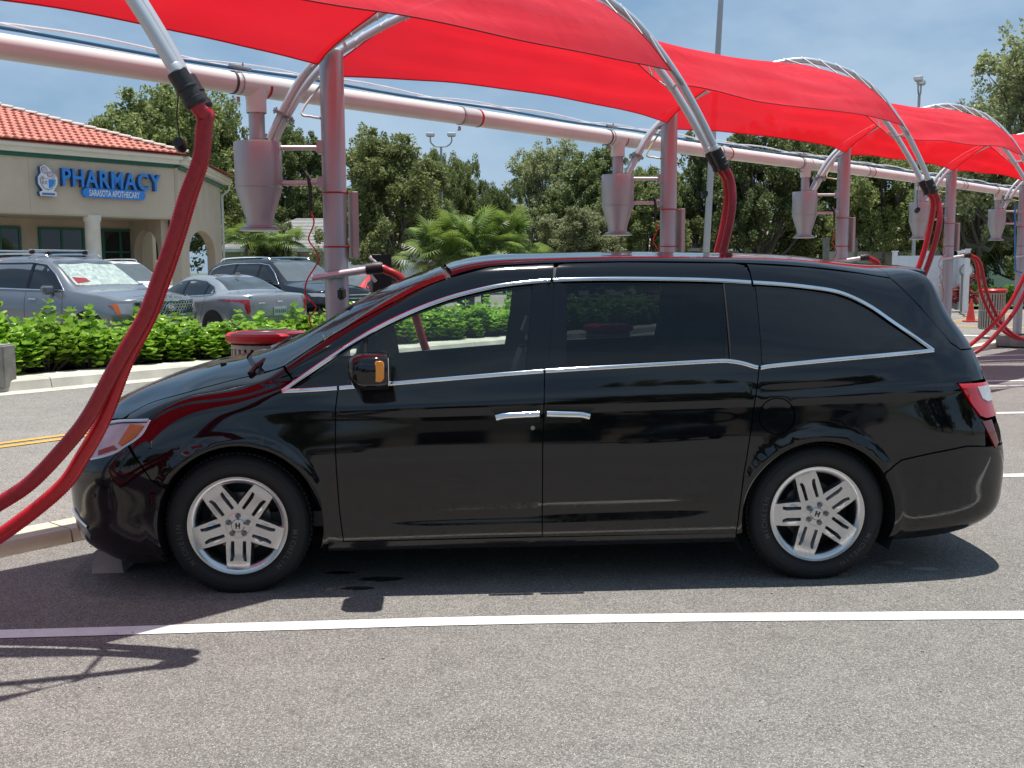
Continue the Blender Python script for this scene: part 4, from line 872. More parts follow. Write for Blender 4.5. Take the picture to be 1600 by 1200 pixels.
for i in range(-1, 7):
    a = i
    p = MB(); p.tube([dp(a-.035), dp(a+.075)], .0775, 28); tee = p.build('tee', pvc, dct, ang=40)
    p = MB(); p.lathe([(.070,-.185),(.070,-.10),(.076,-.07),(.076,0)], dp(a), 24, cap=False); p.build('tee_branch', pvc, tee)
    p = MB(); p.tube([dp(a-.045), dp(a-.041)], .0785, 24); p.build('band_clamp', M('band_dark', (.06,.05,.04), .5), dct)
    p = MB(); p.tube([dp(a-.05,.105,-.02), dp(a-.03,.105,-.02)], .017, 8); p.tube([dp(a-.03,.105,-.02), dp(a-.012,.105,-.02)], .012, 8); p.tube([dp(a-.026,.105,-.02), dp(a-.026,.14,-.02)], .006, 6); p.build('valve', steel2, dct)
def run(name, dz, dn, r, mat, label, cat, sag=.02, ph=0.):
    pts = [dp(t, dz+sag*math.sin(t*PI*2+ph)**2+.006*math.sin(t*13+ph), dn) for t in np.arange(-2, 6.9, .06)]
    return tag(MB().tube(pts, r, 8).build(name, mat, None), label, cat)
run('air_line', .098, -.005, .011, blue_m, 'dark blue air line lying along the top of the white duct', 'air line', 0)
run('conduit', .118, .075, .009, wht_m, 'thin white conduit running just above the white duct, highest of the lines', 'conduit', .045)
run('air_hose', .10, .06, .006, wht_m, 'slack white tube beside the blue air line on the duct', 'air line', .05, 1.3)

# ------------------------------------------------------------------ red shade canopies
def canopy_mat():
    m = bpy.data.materials.new('red_shade_cloth'); m.use_nodes = True; t = m.node_tree; t.nodes.clear(); L = t.links
    out = t.nodes.new('ShaderNodeOutputMaterial'); g = t.nodes.new('ShaderNodeTexCoord')
    n = t.nodes.new('ShaderNodeTexNoise'); n.inputs['Scale'].default_value = 220; n.inputs['Detail'].default_value = 2; L.new(g.outputs['Object'], n.inputs[0])
    n3 = t.nodes.new('ShaderNodeTexNoise'); n3.inputs['Scale'].default_value = 1.2; n3.inputs['Detail'].default_value = 6; L.new(g.outputs['Object'], n3.inputs[0])
    def ramp(src, c0, c1):
        r = t.nodes.new('ShaderNodeMix'); r.data_type = 'RGBA'; L.new(src, r.inputs[0]); r.inputs[6].default_value = (*c0,1); r.inputs[7].default_value = (*c1,1); return r.outputs[2]
    d = t.nodes.new('ShaderNodeBsdfDiffuse'); L.new(ramp(n3.outputs[0], (.80,.035,.060), (.92,.12,.15)), d.inputs[0])
    tl = t.nodes.new('ShaderNodeBsdfTranslucent'); L.new(ramp(n3.outputs[0], (.86,.003,.010), (.92,.004,.014)), tl.inputs[0])
    tr = t.nodes.new('ShaderNodeBsdfTransparent'); tr.inputs[0].default_value = (1,.72,.80,1)
    bp = t.nodes.new('ShaderNodeBump'); bp.inputs['Distance'].default_value = .004; L.new(n.outputs[0], bp.inputs['Height'])
    mp_ = t.nodes.new('ShaderNodeMapping'); mp_.inputs['Rotation'].default_value = (0, 0, -ANG); mp_.inputs['Scale'].default_value = (1.1, 6.5, 6.5); L.new(g.outputs['Object'], mp_.inputs[0])
    fold = t.nodes.new('ShaderNodeTexNoise'); fold.inputs['Scale'].default_value = 1.0; fold.inputs['Detail'].default_value = 5; fold.inputs['Distortion'].default_value = .9; L.new(mp_.outputs[0], fold.inputs[0])
    b2 = t.nodes.new('ShaderNodeBump'); b2.inputs['Distance'].default_value = .06; b2.inputs['Strength'].default_value = 1; L.new(fold.outputs[0], b2.inputs['Height']); L.new(bp.outputs[0], b2.inputs['Normal'])
    L.new(b2.outputs[0], d.inputs[1])
    m1 = t.nodes.new('ShaderNodeMixShader'); m1.inputs[0].default_value = .38; L.new(d.outputs[0], m1.inputs[1]); L.new(tl.outputs[0], m1.inputs[2])
    m2 = t.nodes.new('ShaderNodeMixShader'); m2.inputs[0].default_value = .03; L.new(m1.outputs[0], m2.inputs[1]); L.new(tr.outputs[0], m2.inputs[2])
    L.new(m2.outputs[0], out.inputs[0]); return m
cloth_m = canopy_mat(); hem_m = M('dark_red_hem', (.38,.012,.02), .7)
def canopy(i, label):
    "from the far tube of arch i to the near tube of arch i+1"
    NU, NV = 56, 64; V = []; F = []
    def pt(u, v):
        lo = .46+.10*4*v*(1-v); hi = 2.90-.02*4*v*(1-v); a = lo+(hi-lo)*u
        gg = math.sin(PI*min(1,max(0,(u-.42)/.58)))**.7; gap_ = .04+.17*gg
        dz_ = .012*math.sin(PI*min(1,u/.6))**.5*(u < .6)-.05*max(0,(abs(u-.5)-.3)/.2)-.11*gg; p0 = arch_pt(i, a, 1, dz_, .06+gap_*.6); p1 = arch_pt(i+1, a, -1, dz_, .06+gap_*.6); p = p0.lerp(p1, v)
        p.z -= .09*4*v*(1-v)*math.sin(PI*u)
        w = noise.noise(Vector((a*3.2+i*7, v*1.6, 0)))*.034*(1+.8*u)+noise.noise(Vector((a*9+i*3, v*3.5+a*2, 4)))*.030*(.6+.8*u)+noise.noise(Vector((a*22+i*3, v*5+a*6, 9)))*.010
        w += .010*math.sin(a*26+v*5+2*noise.noise(Vector((a, v*2, i))))*math.sin(PI*v)**.5
        p.z += w*min(1, 6*min(v, 1-v)+.15); return p
    for a in range(NU+1):
        for b in range(NV+1): V.append(pt(a/NU, b/NV))
    for a in range(NU):
        for b in range(NV): k0 = a*(NV+1)+b; F.append((k0, k0+1, k0+NV+2, k0+NV+1))
    c = mesh('shade_canopy', V, F, None, cloth_m, True); tag(c, label, 'shade canopy', 'red shade canopies stretched between the arches')
    me = c.data
    for nm, path in (('hem', [pt(0, v) for v in np.linspace(0,1,40)]), ('hem', [pt(1, v) for v in np.linspace(0,1,40)]), ('hem', [pt(u, 0) for u in np.linspace(0,1,40)]), ('hem', [pt(u, 1) for u in np.linspace(0,1,40)])):
        MB().tube([p+Vector((0,0,-.004)) for p in path], .0048, 6).build(nm, hem_m, c)
    for u in (.27,.5,.73): MB().tube([pt(u, v)+Vector((0,0,-.002)) for v in np.linspace(.01,.99,60)], .0035, 5).build('seam', M('seam_red', (.55,.02,.03), .7), c)
    for v, j, sd in ((0, i, 1), (1, i+1, -1)):
        us = np.linspace(.02, .98, 14); pts = []
        for q, u in enumerate(us):
            a = (.46+(2.90-.46)*u); e = pt(u, v); pts.append(e)
            ce = arch_pt(j, a, sd); o = (e-ce); o.z = 0; o.normalize(); um = min(.99, u+.02)
            c2 = arch_pt(j, .46+(2.44)*um, sd); pts += [ce+Vector((0,0,-.034)), ce-o*.034, c2+Vector((0,0,.034))]
        MB().tube(pts, .0065, 5).build('lacing', rope_m, c)
    for u, v, j, sd, a in ((0,0,i,1,.46),(0,1,i+1,-1,.46),(1,0,i,1,2.90),(1,1,i+1,-1,2.90)):
        e = pt(u, v); tgt = arch_pt(j, a-.14 if u == 0 else a+.14, sd, .03); m_ = e.lerp(tgt, .5)
        p = MB(); p.tube([e, m_], .006, 6); p.lathe([(.012,-.03),(.016,0),(.012,.03)], m_, 8, (tgt-e).to_track_quat('Z','Y').to_matrix()); p.tube([m_, tgt], .006, 6); p.build('corner_hook', steel2, c)
    return c
cn = {-1:'red shade canopy beyond the left edge that casts the lower left shadow', 0:'largest red shade canopy, overhead at the top left above the minivan hood', 1:'red shade canopy over the minivan roof, second from the left',
      2:'red shade canopy third from the left, above the tail of the minivan', 3:'red shade canopy fourth from the left near the two tree crowns', 4:'small red shade canopy at the right edge', 5:'red shade canopy past the right edge of the picture'}
for i in range(-1, 6): canopy(i, cn[i])

# ------------------------------------------------------------------ hoses
def corr_tube(pts, r, pitch=.010, depth=.0022, n=14):
    P2 = resample(pts, pitch/2); return MB().tube(P2, [r+(depth if k % 2 else 0) for k in range(len(P2))], n)
def hose(i, side, mat, label, corr=False):
    e = arch_pt(i, 3.26, side); d = (arch_pt(i, 3.26, side)-arch_pt(i, 3.12, side)).normalized(); s0 = e+d*.11
    L = lift(i); end = base(i)+Matrix.Rotation(.06, 3, 'Z')@Vector((.30 if side < 0 else .34, -.10 if side < 0 else .10, 1.648+L))
    low = i == 1 and side > 0               # this one is left hanging, its nozzle on the ground
    if low: end = Vector((s0.x-1.75, s0.y+.35, .06))
    def q(dx, z, dn=0): return Vector((s0.x+dx, s0.y+.06*dx+dn, z+L))
    w = (.012 if i == 1 else .04)*side
    mid = [s0, s0+d*.10+Vector((.012,0,-.02)), q(.065,2.05,w), q(-.01,1.70,w), q(-.14,1.35,w), q(-.33,.96+.02*side,w), q(-.55,.68+.03*side,w), q(-.82,.42+.04*side,w), q(-1.15,.24,w), q(-1.5,.24,w), q(-1.85,.50,w), q(-2.12,1.0,w)]
    if low: mid = mid[:8]+[q(-1.10,.12,w+.12), q(-1.35,.05,w+.2)]
    pts = catmull(mid+([end] if low else [end+Vector((.20,0,-.13)), end+Vector((.06,0,-.01)), end]), 12)
    mb = corr_tube(pts, .0335) if corr else corr_tube(pts, .029, .03, .0012, 12)
    o = mb.build('vacuum_hose', mat, None, ang=80); tag(o, label, 'hose', 'red vacuum hoses hanging from the arches')
    R = Vector((1,0,.1)).to_track_quat('Z','Y').to_matrix()
    MB().lathe([(.036,-.03),(.041,-.03),(.041,.02),(.044,.02),(.044,.07),(.036,.09)], end-Vector((.05,0,0)), 18, R).build('nozzle_cuff', MATS['hose_cuff_rubber'], o, ang=30)
    return o
for i in range(1, 7):
    for sd in (-1, 1):
        t = {1:'behind the minivan roof, hanging from the second arch', 2:'above the rear quarter of the minivan, hanging from the third arch', 3:'curving low behind the minivan tail', 4:'looping at the right picture edge', 5:'from the last arch at the right edge', 6:'beyond the right edge'}[i]
        hose(i, sd, hose_m if sd > 0 else hose_w, ('brighter red vacuum hose ' if sd > 0 else 'darker red vacuum hose ')+t, False)
# the two foreground hoses at the left, hanging from the first arch and sagging out of the picture
for sd, mt, pix, lb in ((1, hose_m, [(322,182),(320,207),(315,250),(297,307),(278,370),(257,432),(233,495),(197,565),(163,652),(130,712),(92,765),(0,837),(-80,880),(-170,885)], 'bright red corrugated vacuum hose in the left foreground, lower of the two'),
                    (-1, hose_w, [(320,182),(317,207),(312,250),(291,307),(272,370),(250,432),(226,495),(187,562),(140,648),(104,695),(50,752),(0,786),(-80,830),(-170,840)], 'dark red corrugated vacuum hose in the left foreground, upper of the two')):
    e = arch_pt(0, 3.26, sd); d = (arch_pt(0, 3.26, sd)-arch_pt(0, 3.12, sd)).normalized(); s0 = e+d*.11
    pts = [s0, s0+d*.05]+[at(px, py, 4.46+.04*sd) for px, py in pix]+[Vector((-3.3,4.35+.06*sd,.7)), Vector((-3.66,4.2+.06*sd,1.5)), Vector((-3.75,4.18+.06*sd,1.63))]
    tag(corr_tube(catmull(pts, 14), .0305, .013, .0034, 18).build('vacuum_hose', mt, None, ang=80), lb, 'hose', 'red vacuum hoses hanging from the arches')
# black plug on a cord by the first arch end
for i in (0, 1, 2):
    e = arch_pt(i, 3.26, 1)+Vector((-.04,0,-.02)); p = MB(); p.tube([e, e+Vector((-.015,0,-.12)), e+Vector((-.005,0,-.22 if i == 0 else -.25))], .003, 5); c = p.build('tether_cord', black_plastic, None)
    tag(c, {0:'thin black tether with a rubber plug hanging beside the foreground hose', 1:'thin black tether with a rubber plug below the second arch end', 2:'thin tether with a plug below the third arch end'}[i], 'tether')
    MB().lathe([(.0,-.03),(.024,-.028),(.027,0),(.022,.028),(0,.03)], e+Vector((-.005,0,-.24 if i == 0 else -.27)), 12, Matrix.Rotation(1.2, 3, 'X'), cap=False).build('plug', black_plastic, c)
# red coiled air cords with black blow guns beside the poles
def air_cord(i, px, label):
    L = lift(i); b = base(i); Y = b.y-.12; z = lambda v: v+L
    x0 = b.x-.13
    pts = [(x0-.02,Y,z(2.06)), (x0+.0,Y,z(1.97)), (x0-.04,Y,z(1.86)), (x0+.005,Y,z(1.78)), (x0+.02,Y,z(1.70)), (x0-.06,Y,z(1.57)), (x0-.07,Y,z(1.46)), (x0+.0,Y,z(1.38)), (x0-.05,Y,z(1.30)), (x0-.02,Y,z(1.20)), (x0+.03,Y,z(1.02)), (x0,Y,z(.75))]
    o = tag(MB().tube(catmull(pts, 8), .0055, 6).build('coiled_air_line', hose_m, None), label, 'air cord', 'red coiled lines on the vacuum poles')
    MB().tube([(x0-.035,Y,z(2.30)), (x0-.02,Y,z(2.22)), (x0-.022,Y,z(2.05))], [.010,.014,.010], 8).build('blow_gun', black_plastic, o)
    h = MB(); h.tube([(x0-.05,Y,z(2.33)), (x0-.01,Y,z(2.27)), (x0+.05,Y,z(2.27))], .006, 6); h.build('gun_hook', steel2, o)
for i, l in ((1,'red coiled line hanging at the left of the nearest pole, above the black SUV'), (2,'red coiled line at the left of the second pole behind the minivan roof'), (3,'air cord at the left of the third pole'), (4,'air cord at the left of the pole beyond the minivan tail')): air_cord(i, 0, l)
# white rubber coil at pole 4
for i, l in ((4, 'thin grey spiral line hanging along the pole beyond the minivan tail'), (5, 'thin grey spiral line hanging along the pole at the right edge')):
    b = base(i); L = lift(i); o = tag(MB().tube([(b.x-.14+.03*math.cos(t), b.y-.10+.03*math.sin(t), 1.5+L-t*.014) for t in np.linspace(0, 70, 420)], .004, 5).build('spiral_cord', M('grey_cord', (.30,.29,.29), .5), None), l, 'cord')
# floor mat holder: black board behind pole 1
o = empty('mat_rack', (-1.02, 8.0, 0), .3, 'black floor mat rack with white clips just right of the nearest pole', 'mat rack')
MB().box((0,0,.8), (.10,.08,1.6)).build('post', black_plastic, o); MB().box((.02,0,1.58), (.15,.10,.36)).build('back_board', black_plastic, o, bevel=.005)
MB().tube([(-.07,-.03,1.74),(-.03,-.05,1.70),(-.08,-.05,1.62),(-.03,-.05,1.55)], .014, 8).build('clip', wht_m, o); MB().tube([(-.05,-.04,1.40),(.06,-.06,1.36),(.10,-.05,1.44)], .012, 8).build('clip', steel2, o)

# ------------------------------------------------------------------ trash bins
bin_m = M('bin_aggregate', (.42,.39,.33), .8, noise_=(40,.25), bump=(80,.004)); lid_m = M('bin_lid_red', (.50,.012,.015), .35)
def trash_bin(loc, r, h, label):
    o = empty('trash_bin', loc, 0, label, 'trash bin', 'round trash bins with red lids')
    MB().lathe([(r*.86,.0),(r*.86,h-.03)], n=40).build('liner', M('bin_liner_dark', (.04,.04,.04), .8), o)
    n = 30; v = MB(); v.box((0,0,h/2+.0), (.012,2*PI*r*.93/n*.62,h-.09)); me = v.build('slat', bin_m, o, smooth=False, bevel=.003)
    me.location = (r*.92, 0, 0)
    for k in range(1, n):
        c = me.copy(); COL.objects.link(c); c.parent = o; a = 2*PI*k/n; c.location = (r*.92*math.cos(a), r*.92*math.sin(a), 0); c.rotation_euler = (0,0,a)
    for z in (.03, h-.06, h*.5):
        MB().lathe([(r*.90,-.014),(r*.945,-.014),(r*.945,.014),(r*.90,.014)], (0,0,z), 40, cap=False).build('hoop', bin_m, o)
    MB().lathe([(r*.55,h-.03),(r*1.04,h-.03),(r*1.08,h-.015),(r*1.08,h+.02),(r*1.03,h+.035),(r*.62,h+.05),(r*.55,h+.03)], n=48).build('lid', lid_m, o)
    MB().lathe([(0,h+.052),(r*.5,h+.052)], n=32, cap=False).build('lid_opening', black_plastic, o)
    return o
trash_bin((-1.78,7.55,.078), .275, 1.08, 'pale trash bin with a red lid behind the minivan hood, in front of the hedge')
trash_bin((1.03,11.1,.078), .25, .93, 'trash bin with a red lid seen through the sliding door window of the minivan')
trash_bin((3.95,14.5,.078), .25, .93, 'trash bin hidden by the tail of the minivan under the third canister')
trash_bin((11.1,24.0,.20), .30, .88, 'pale slatted trash bin with a red lid near the right edge beyond the hoses')
# ------------------------------------------------------------------ parked cars beyond the hedge
def car_loft(tab, nose, tail):
    """tab rows (x, zbot, zbelt, zcant, ztop, w, wcant); nose/tail = overhang length of the rounded end"""
    st = []
    def sec(x, zb, zl, zc, zt, w, wc, k=1.0, dx=0.0, end=0):
        W = [w*.93, w*.975, w*1.0, w*.985, w*.94, (w*.94+wc)/2+.02, wc, wc*.66, 0]
        Z = [zb, zb+.16, .60, zl-.13, zl, (zl+zc)/2+.01, zc, zc+(zt-zc)*.72, zt]
        Z[2] = min(max(Z[2], Z[1]+.1), Z[3]-.05)
        X = [x+dx*m for m in ((.88,.97,1,.97,.9,.84,.8,.77,.75) if end else (1,)*9)]
        return (X, [v*k for v in W], Z)
    r = tab[0]
    for k, f in ((0, 1.0), (.42, .97), (.72, .80), (.90, .45)): st.append(sec(r[0], *r[1:], k=k, dx=-nose*f, end=1))
    for r in tab: st.append(sec(*r))
    r = tab[-1]
    for k, f in ((.90, .45), (.72, .80), (.42, .97), (0, 1.0)): st.append(sec(r[0], *r[1:], k=k, dx=tail*f, end=1))
    return Loft(st)
def skin(L, name, mat, parent):
    q = np.linspace(0, L.qk[-1], 90); s = np.linspace(0, L.sk[-1], 34); Q, T = np.meshgrid(q, s, indexing='ij'); P_, N_ = L.evn(Q.ravel(), T.ravel()); V = []; F = []; NR = []
    for sd in (-1, 1):
        b = len(V); S = np.array([1, sd, 1.]); V += [tuple(v) for v in P_*S]; NR += [tuple(v) for v in N_*S]
        for i in range(89):
            for j in range(33):
                a = b+i*34+j; f = (a, a+34, a+35, a+1); F.append(f if sd < 0 else f[::-1])
    me = bpy.data.meshes.new(name); me.from_pydata(V, [], F); me.polygons.foreach_set('use_smooth', [True]*len(F)); me.update()
    me.normals_split_custom_set_from_vertices(NR); o = link(name, me, parent, mat); return o
def simple_wheel(parent, x, y, r, rimmat):
    w = bpy.data.objects.new('wheel', None); COL.objects.link(w); w.parent = parent; w.location = (x, y, r); w.rotation_euler = (0, 0, 0 if y < 0 else PI)
    t = MB(); t.lathe([(r*.62,-.2),(r*.98,-.2),(r,-.16),(r,-.04),(r*.96,.0),(r*.75,.012),(r*.64,.0)], n=40, cap=False); t.V = [TOSIDE@v for v in t.V]; t.build('tyre', rubber, w)
    t = MB(); t.lathe([(0,-.05),(r*.63,-.05)], n=32, cap=False); t.V = [TOSIDE@v for v in t.V]; t.build('rim_back', alloy_dark, w)
    for k in range(10):
        a = 2*PI*k/10; t = MB(); t.box((r*.33*math.cos(a), r*.33*math.sin(a), -.012), (r*.6,.035,.02), a); t.V = [TOSIDE@v for v in t.V]; t.build('spoke', rimmat, w)
    t = MB(); t.lathe([(r*.58,-.03),(r*.60,.004),(r*.64,.004),(r*.645,-.02)], n=40, cap=False); t.V = [TOSIDE@v for v in t.V]; t.build('rim', rimmat, w)
    return w
SUVT = [(-.62,.30,.93,1.0,1.04,.95,.78),(-.35,.26,.99,1.055,1.10,.975,.79),(.0,.25,1.04,1.10,1.145,.985,.80),(.38,.26,1.09,1.155,1.19,.99,.80),(.52,.27,1.10,1.22,1.26,.99,.79),(.90,.27,1.11,1.47,1.51,.99,.73),
        (1.22,.27,1.115,1.635,1.69,.99,.69),(1.6,.27,1.12,1.69,1.745,.99,.68),(2.2,.27,1.13,1.70,1.755,.99,.68),(2.9,.28,1.145,1.68,1.74,.985,.68),(3.4,.30,1.16,1.645,1.715,.975,.67),(3.72,.34,1.17,1.56,1.66,.955,.65)]
SEDT = [(-.60,.22,.68,.745,.775,.87,.70),(-.3,.20,.77,.83,.865,.905,.72),(.1,.19,.84,.90,.93,.92,.73),(.48,.19,.90,.945,.975,.925,.73),(.66,.19,.915,1.00,1.03,.925,.71),(1.0,.19,.93,1.19,1.23,.925,.64),
        (1.35,.19,.945,1.33,1.385,.925,.59),(1.8,.19,.955,1.375,1.435,.925,.575),(2.3,.20,.97,1.335,1.395,.925,.585),(2.7,.21,.99,1.215,1.265,.925,.615),(3.0,.22,1.01,1.085,1.125,.925,.67),(3.2,.23,1.015,1.06,1.09,.92,.70),(3.5,.26,1.0,1.045,1.07,.895,.69)]
car_glass = M('dark_car_glass', (.012,.014,.016), .04, spec=.7)
def make_car(name, tab, paint, loc, yaw, label, cat, kind='suv', wb=2.9, rimmat=alloy, nose=.30, tail=.34, rails=None, shade=False):
    L = car_loft(tab, nose, tail); c = empty(name, loc, yaw, label, cat, 'cars parked beyond the hedge')
    skin(L, 'body', paint, c); bx = paint
    def q(x, z): return tuple(L.inv([(x, z)])[0])
    i0, i1, i2 = (7, 10, 12) if kind == 'suv' else (7, 10, 12)
    s6, s7, s8 = L.sk[6], L.sk[7], L.sk[8]
    # windshield between cowl and roof
    qa, qb = L.qk[i0]+.06, L.qk[i1]-.03
    wsd = [(qa, s8), (qa, s7), (qa+.05, s6+.03), (qb-.04, s6+.03), (qb, s7), (qb, s8)]
    if shade:
        P(L, 'windshield', wsd, glass('car_windshield', (.85,.88,.88), mix=.03), c, qs=True, both=True, off=.012, rim=.006, grid=.08)
        P(L, 'sun_shade', [(qa+.03, s8), (qa+.03, s7), (qa+.08, s6+.06), (qb-.15, s6+.06), (qb-.12, s8)], shade, c, qs=True, both=True, off=.004, rim=.002, grid=.05)
    else:
        P(L, 'windshield', wsd, M('windshield_grey', (.10,.115,.12), .05, spec=.8), c, qs=True, both=True, off=.004, rim=.004, grid=.08)
    if kind == 'suv':
        side = [(.62,1.135),(.95,1.43),(1.22,1.60),(1.6,1.645),(2.6,1.645),(3.25,1.60),(3.55,1.50),(3.62,1.24),(3.4,1.20),(1.6,1.155)]
        rear = [(L.qk[-5]+.02, s8), (L.qk[-5]+.02, s7), (L.qk[-5]+.03, s6+.02), (L.qk[-5]+.42, s6-.15)]
    else:
        side = [(.80,.96),(1.02,1.14),(1.35,1.29),(1.8,1.335),(2.25,1.30),(2.62,1.185),(2.80,1.07),(2.70,1.025),(1.8,.985)]
        qr0, qr1 = L.qk[i2]+.04, L.qk[i2+2]-.02
        P(L, 'rear_window', [(qr0, s8), (qr0, s7), (qr0+.05, s6+.05), (qr1-.04, s6+.05), (qr1, s7), (qr1, s8)], M('rear_glass_sky', (.05,.06,.065), .03, spec=.9), c, qs=True, both=True, off=.004, rim=.004, grid=.08)
    for sd in (-1, 1):
        sw_ = P(L, 'side_window', side, car_glass, c, side=sd, off=.003, rim=.004, grid=.08)
        strip(L, 'window_trim', side, chrome, sw_, w=.022, h=.008, side=sd, off=.004, closed=True, smooth=False)
        for x0, x1 in ((1.50,1.58),(2.50,2.57)) if kind == 'suv' else ((1.62,1.69),(2.42,2.47)):
            zt = np.interp((x0+x1)/2, [p[0] for p in side[:-2]], [p[1] for p in side[:-2]])-.012; zb = .96 if kind != 'suv' else 1.14
            P(L, 'pillar', [(x0,zb+.04),(x1,zb+.04),(x1-.02,zt),(x0-.02,zt)], gloss_black, c, side=sd, off=.006, rim=.003, grid=.1)
        for pth in ([(.62,1.10),(.60,.75),(.68,.35)],[(1.55,1.12),(1.56,.35)],[(2.55,1.12),(2.55,.8),(2.45,.5)]) if kind == 'suv' else ([(.85,.93),(.80,.6),(.85,.3)],[(1.68,.96),(1.69,.3)],[(2.55,.98),(2.40,.5)]):
            strip(L, 'door_seam', pth, rubber, c, w=.010, h=.0015, side=sd, off=.0)
        for hx in ((1.40, 2.38) if kind == 'suv' else (1.50, 2.32)):
            P(L, 'door_handle', [(hx-.16,.965 if kind == 'suv' else .80),(hx+.02,.97 if kind == 'suv' else .805),(hx+.02,.995 if kind == 'suv' else .83),(hx-.16,.99 if kind == 'suv' else .825)], chrome, c, side=sd, off=.03, rim=.025, grid=.03)
        for wx in (0, wb):
            r = .37 if kind == 'suv' else .34
            P(L, 'wheel_arch', arc(wx, r, r+.055, math.radians(-12), math.radians(192), 24), M('arch_black', (.01,.01,.01), .7), c, side=sd, off=.004, rim=.006, grid=.08)
            simple_wheel(c, wx, sd*(tab[3][5]-.005), r, rimmat)
        y = sd*(tab[5][5]+.07); zm = 1.15 if kind == 'suv' else .99; xm = .86 if kind == 'suv' else .98
        mo = MB(); mo.box((xm, y, zm), (.15,.24,.17)); mo = mo.build('mirror', paint, c, bevel=.04)
        MB().box((xm+.02, sd*(tab[5][5]-.03), zm-.07), (.07,.14,.03)).build('mirror_arm', black_plastic, mo)
        MB().box((xm+.068, y, zm), (.006,.16,.10)).build('mirror_glass', chrome, mo)
    if rails:
        for sd in (-1, 1):
            MB().tube(catmull([(1.35,sd*.60,1.73),(1.5,sd*.60,1.785),(2.4,sd*.60,1.80),(3.2,sd*.60,1.775),(3.4,sd*.60,1.71)], 6), .017, 8).build('roof_rail', chrome, c)
        if rails > 1:
            for x in (1.75, 2.75):
                MB().tube([(x,-.66,1.86),(x,.66,1.86)], .018, 8).build('roof_rack_bar', M('rack_alloy', (.5,.5,.5), .3, .8), c)
                for sd in (-1, 1): MB().box((x,sd*.60,1.83),(.10,.07,.08)).build('rack_foot', black_plastic, c, bevel=.015)
    return c, L
grey_paint = M('steel_grey_metallic', (.20,.212,.238), .22, .35, coat=.8, noise_=(2,.04))
silver_paint = M('silver_metallic', (.33,.345,.365), .22, .45, coat=.8, noise_=(2,.04))
dark_paint = M('midnight_paint', (.008,.009,.012), .08, coat=.5)
white_car = M('white_car_paint', (.72,.73,.73), .2, coat=.6)
red_car = M('red_car_paint', (.60,.035,.02), .2, coat=.8)
taupe_car = M('taupe_paint', (.22,.21,.20), .25, .3, coat=.5)
FWD = -ROWN; YN = math.atan2(-FWD.y, -FWD.x); YT = math.atan2(FWD.y, FWD.x)
def lotz(v): return Vector((v.x, v.y, .18))
def sun_shade_mat():
    m = M('foil_sun_shade', (.70,.80,.76), .45, noise_=(9,.35), bump=(9,.05)); t = m.node_tree; return m
# grey SUV
p0 = at(262, 470, 18.5); p0 = lotz(p0)
GF = Vector((.90,-.436,0))
cg, LG = make_car('grey_suv', SUVT, grey_paint, p0-GF*.90, math.atan2(-GF.y, -GF.x), 'steel grey SUV with roof rack and foil sun shade behind the hedge at left', 'car', rails=2, shade=sun_shade_mat())
gr = [(-.905,.72),(-.86,.98)]
# grille, lamps and lettering on the nose (front centre of the surface)
def front_q(L, w, z):
    "surface coords on the nose at half width w and height z"
    g = L.gp; m = g[:, 0] < 0; d = (g[:, 1]-w)**2+(g[:, 2]-z)**2+np.where(m, 0, 9); j = int(np.argmin(d)); return (L.gq[j], L.gt[j])
def tail_q(L, w, z):
    g = L.gp; m = g[:, 0] > 2.9; d = (g[:, 1]-w)**2+(g[:, 2]-z)**2+np.where(m, 0, 9); j = int(np.argmin(d)); return (L.gq[j], L.gt[j])
def qpoly(L, pts, fn, n=6):
    out = []
    for a, b in zip(pts, pts[1:]+pts[:1]):
        for k in range(n): out.append(fn(L, a[0]+(b[0]-a[0])*k/n, a[1]+(b[1]-a[1])*k/n))
    r = [out[0]]
    for p in out[1:]:
        if math.dist(p, r[-1]) > .012: r.append(p)
    if math.dist(r[0], r[-1]) < .012: r.pop()
    return r
def nose_panel(L, name, pts, mat, parent, fn=front_q, off=.005, both=True, side=-1):
    return P(L, name, qpoly(L, pts, fn), mat, parent, qs=True, both=both, side=side, off=off, rim=.006, grid=.04)
g1 = nose_panel(LG, 'grille', [(0,.70),(.62,.72),(.70,.92),(0,.94)], M('grille_black', (.012,.012,.013), .5), cg)
for z0_, z1_ in ((.945,.955),(.69,.68)):
    MB().tube([( -.93+.20*abs(y)**2.2, y, z0_+(z1_-z0_)*abs(y)) for y in np.linspace(-.68,.68,24)], .014, 8).build('chrome_bar', chrome, g1)
hx = MB()
for r_ in range(4):
    for k in range(-8, 9):
        y = k*.078+(.039 if r_ % 2 else 0)
        if abs(y) > .64: continue
        z = .745+r_*.052; x = -.935+.20*abs(y)**2.2
        hx.tube([(x, y+.036*math.cos(a), z+.024*math.sin(a)) for a in np.linspace(0,2*PI,7)[:-1]], .005, 4, closed=True)
tag(hx.build('grille_mesh', chrome, g1), kind='stuff')
V, F = text_mesh('KIA', .085, .006, bold=.003)
RN = Matrix(((0,0,-1),(-1,0,0),(0,1,0)))      # text plane onto a face looking to -x
MB().add([Vector((-.975,0,.805))+RN@v for v in V], F).build('badge_letters', chrome, g1, smooth=False)
MB().tube([(-.968,.11*math.cos(a),.83+.055*math.sin(a)) for a in np.linspace(0,2*PI,25)[:-1]], .006, 6, closed=True).build('badge_ring', chrome, g1)
for i, ch in enumerate('TELLURIDE'):
    V, F = text_mesh(ch, .075, .004, bold=.002); y = .52-i*.13; RNz = RN
    MB().add([Vector((-.905+.16*abs(y)**2.2,y,.985))+RN@v for v in V], F).build('hood_letter', chrome, cg, smooth=False)
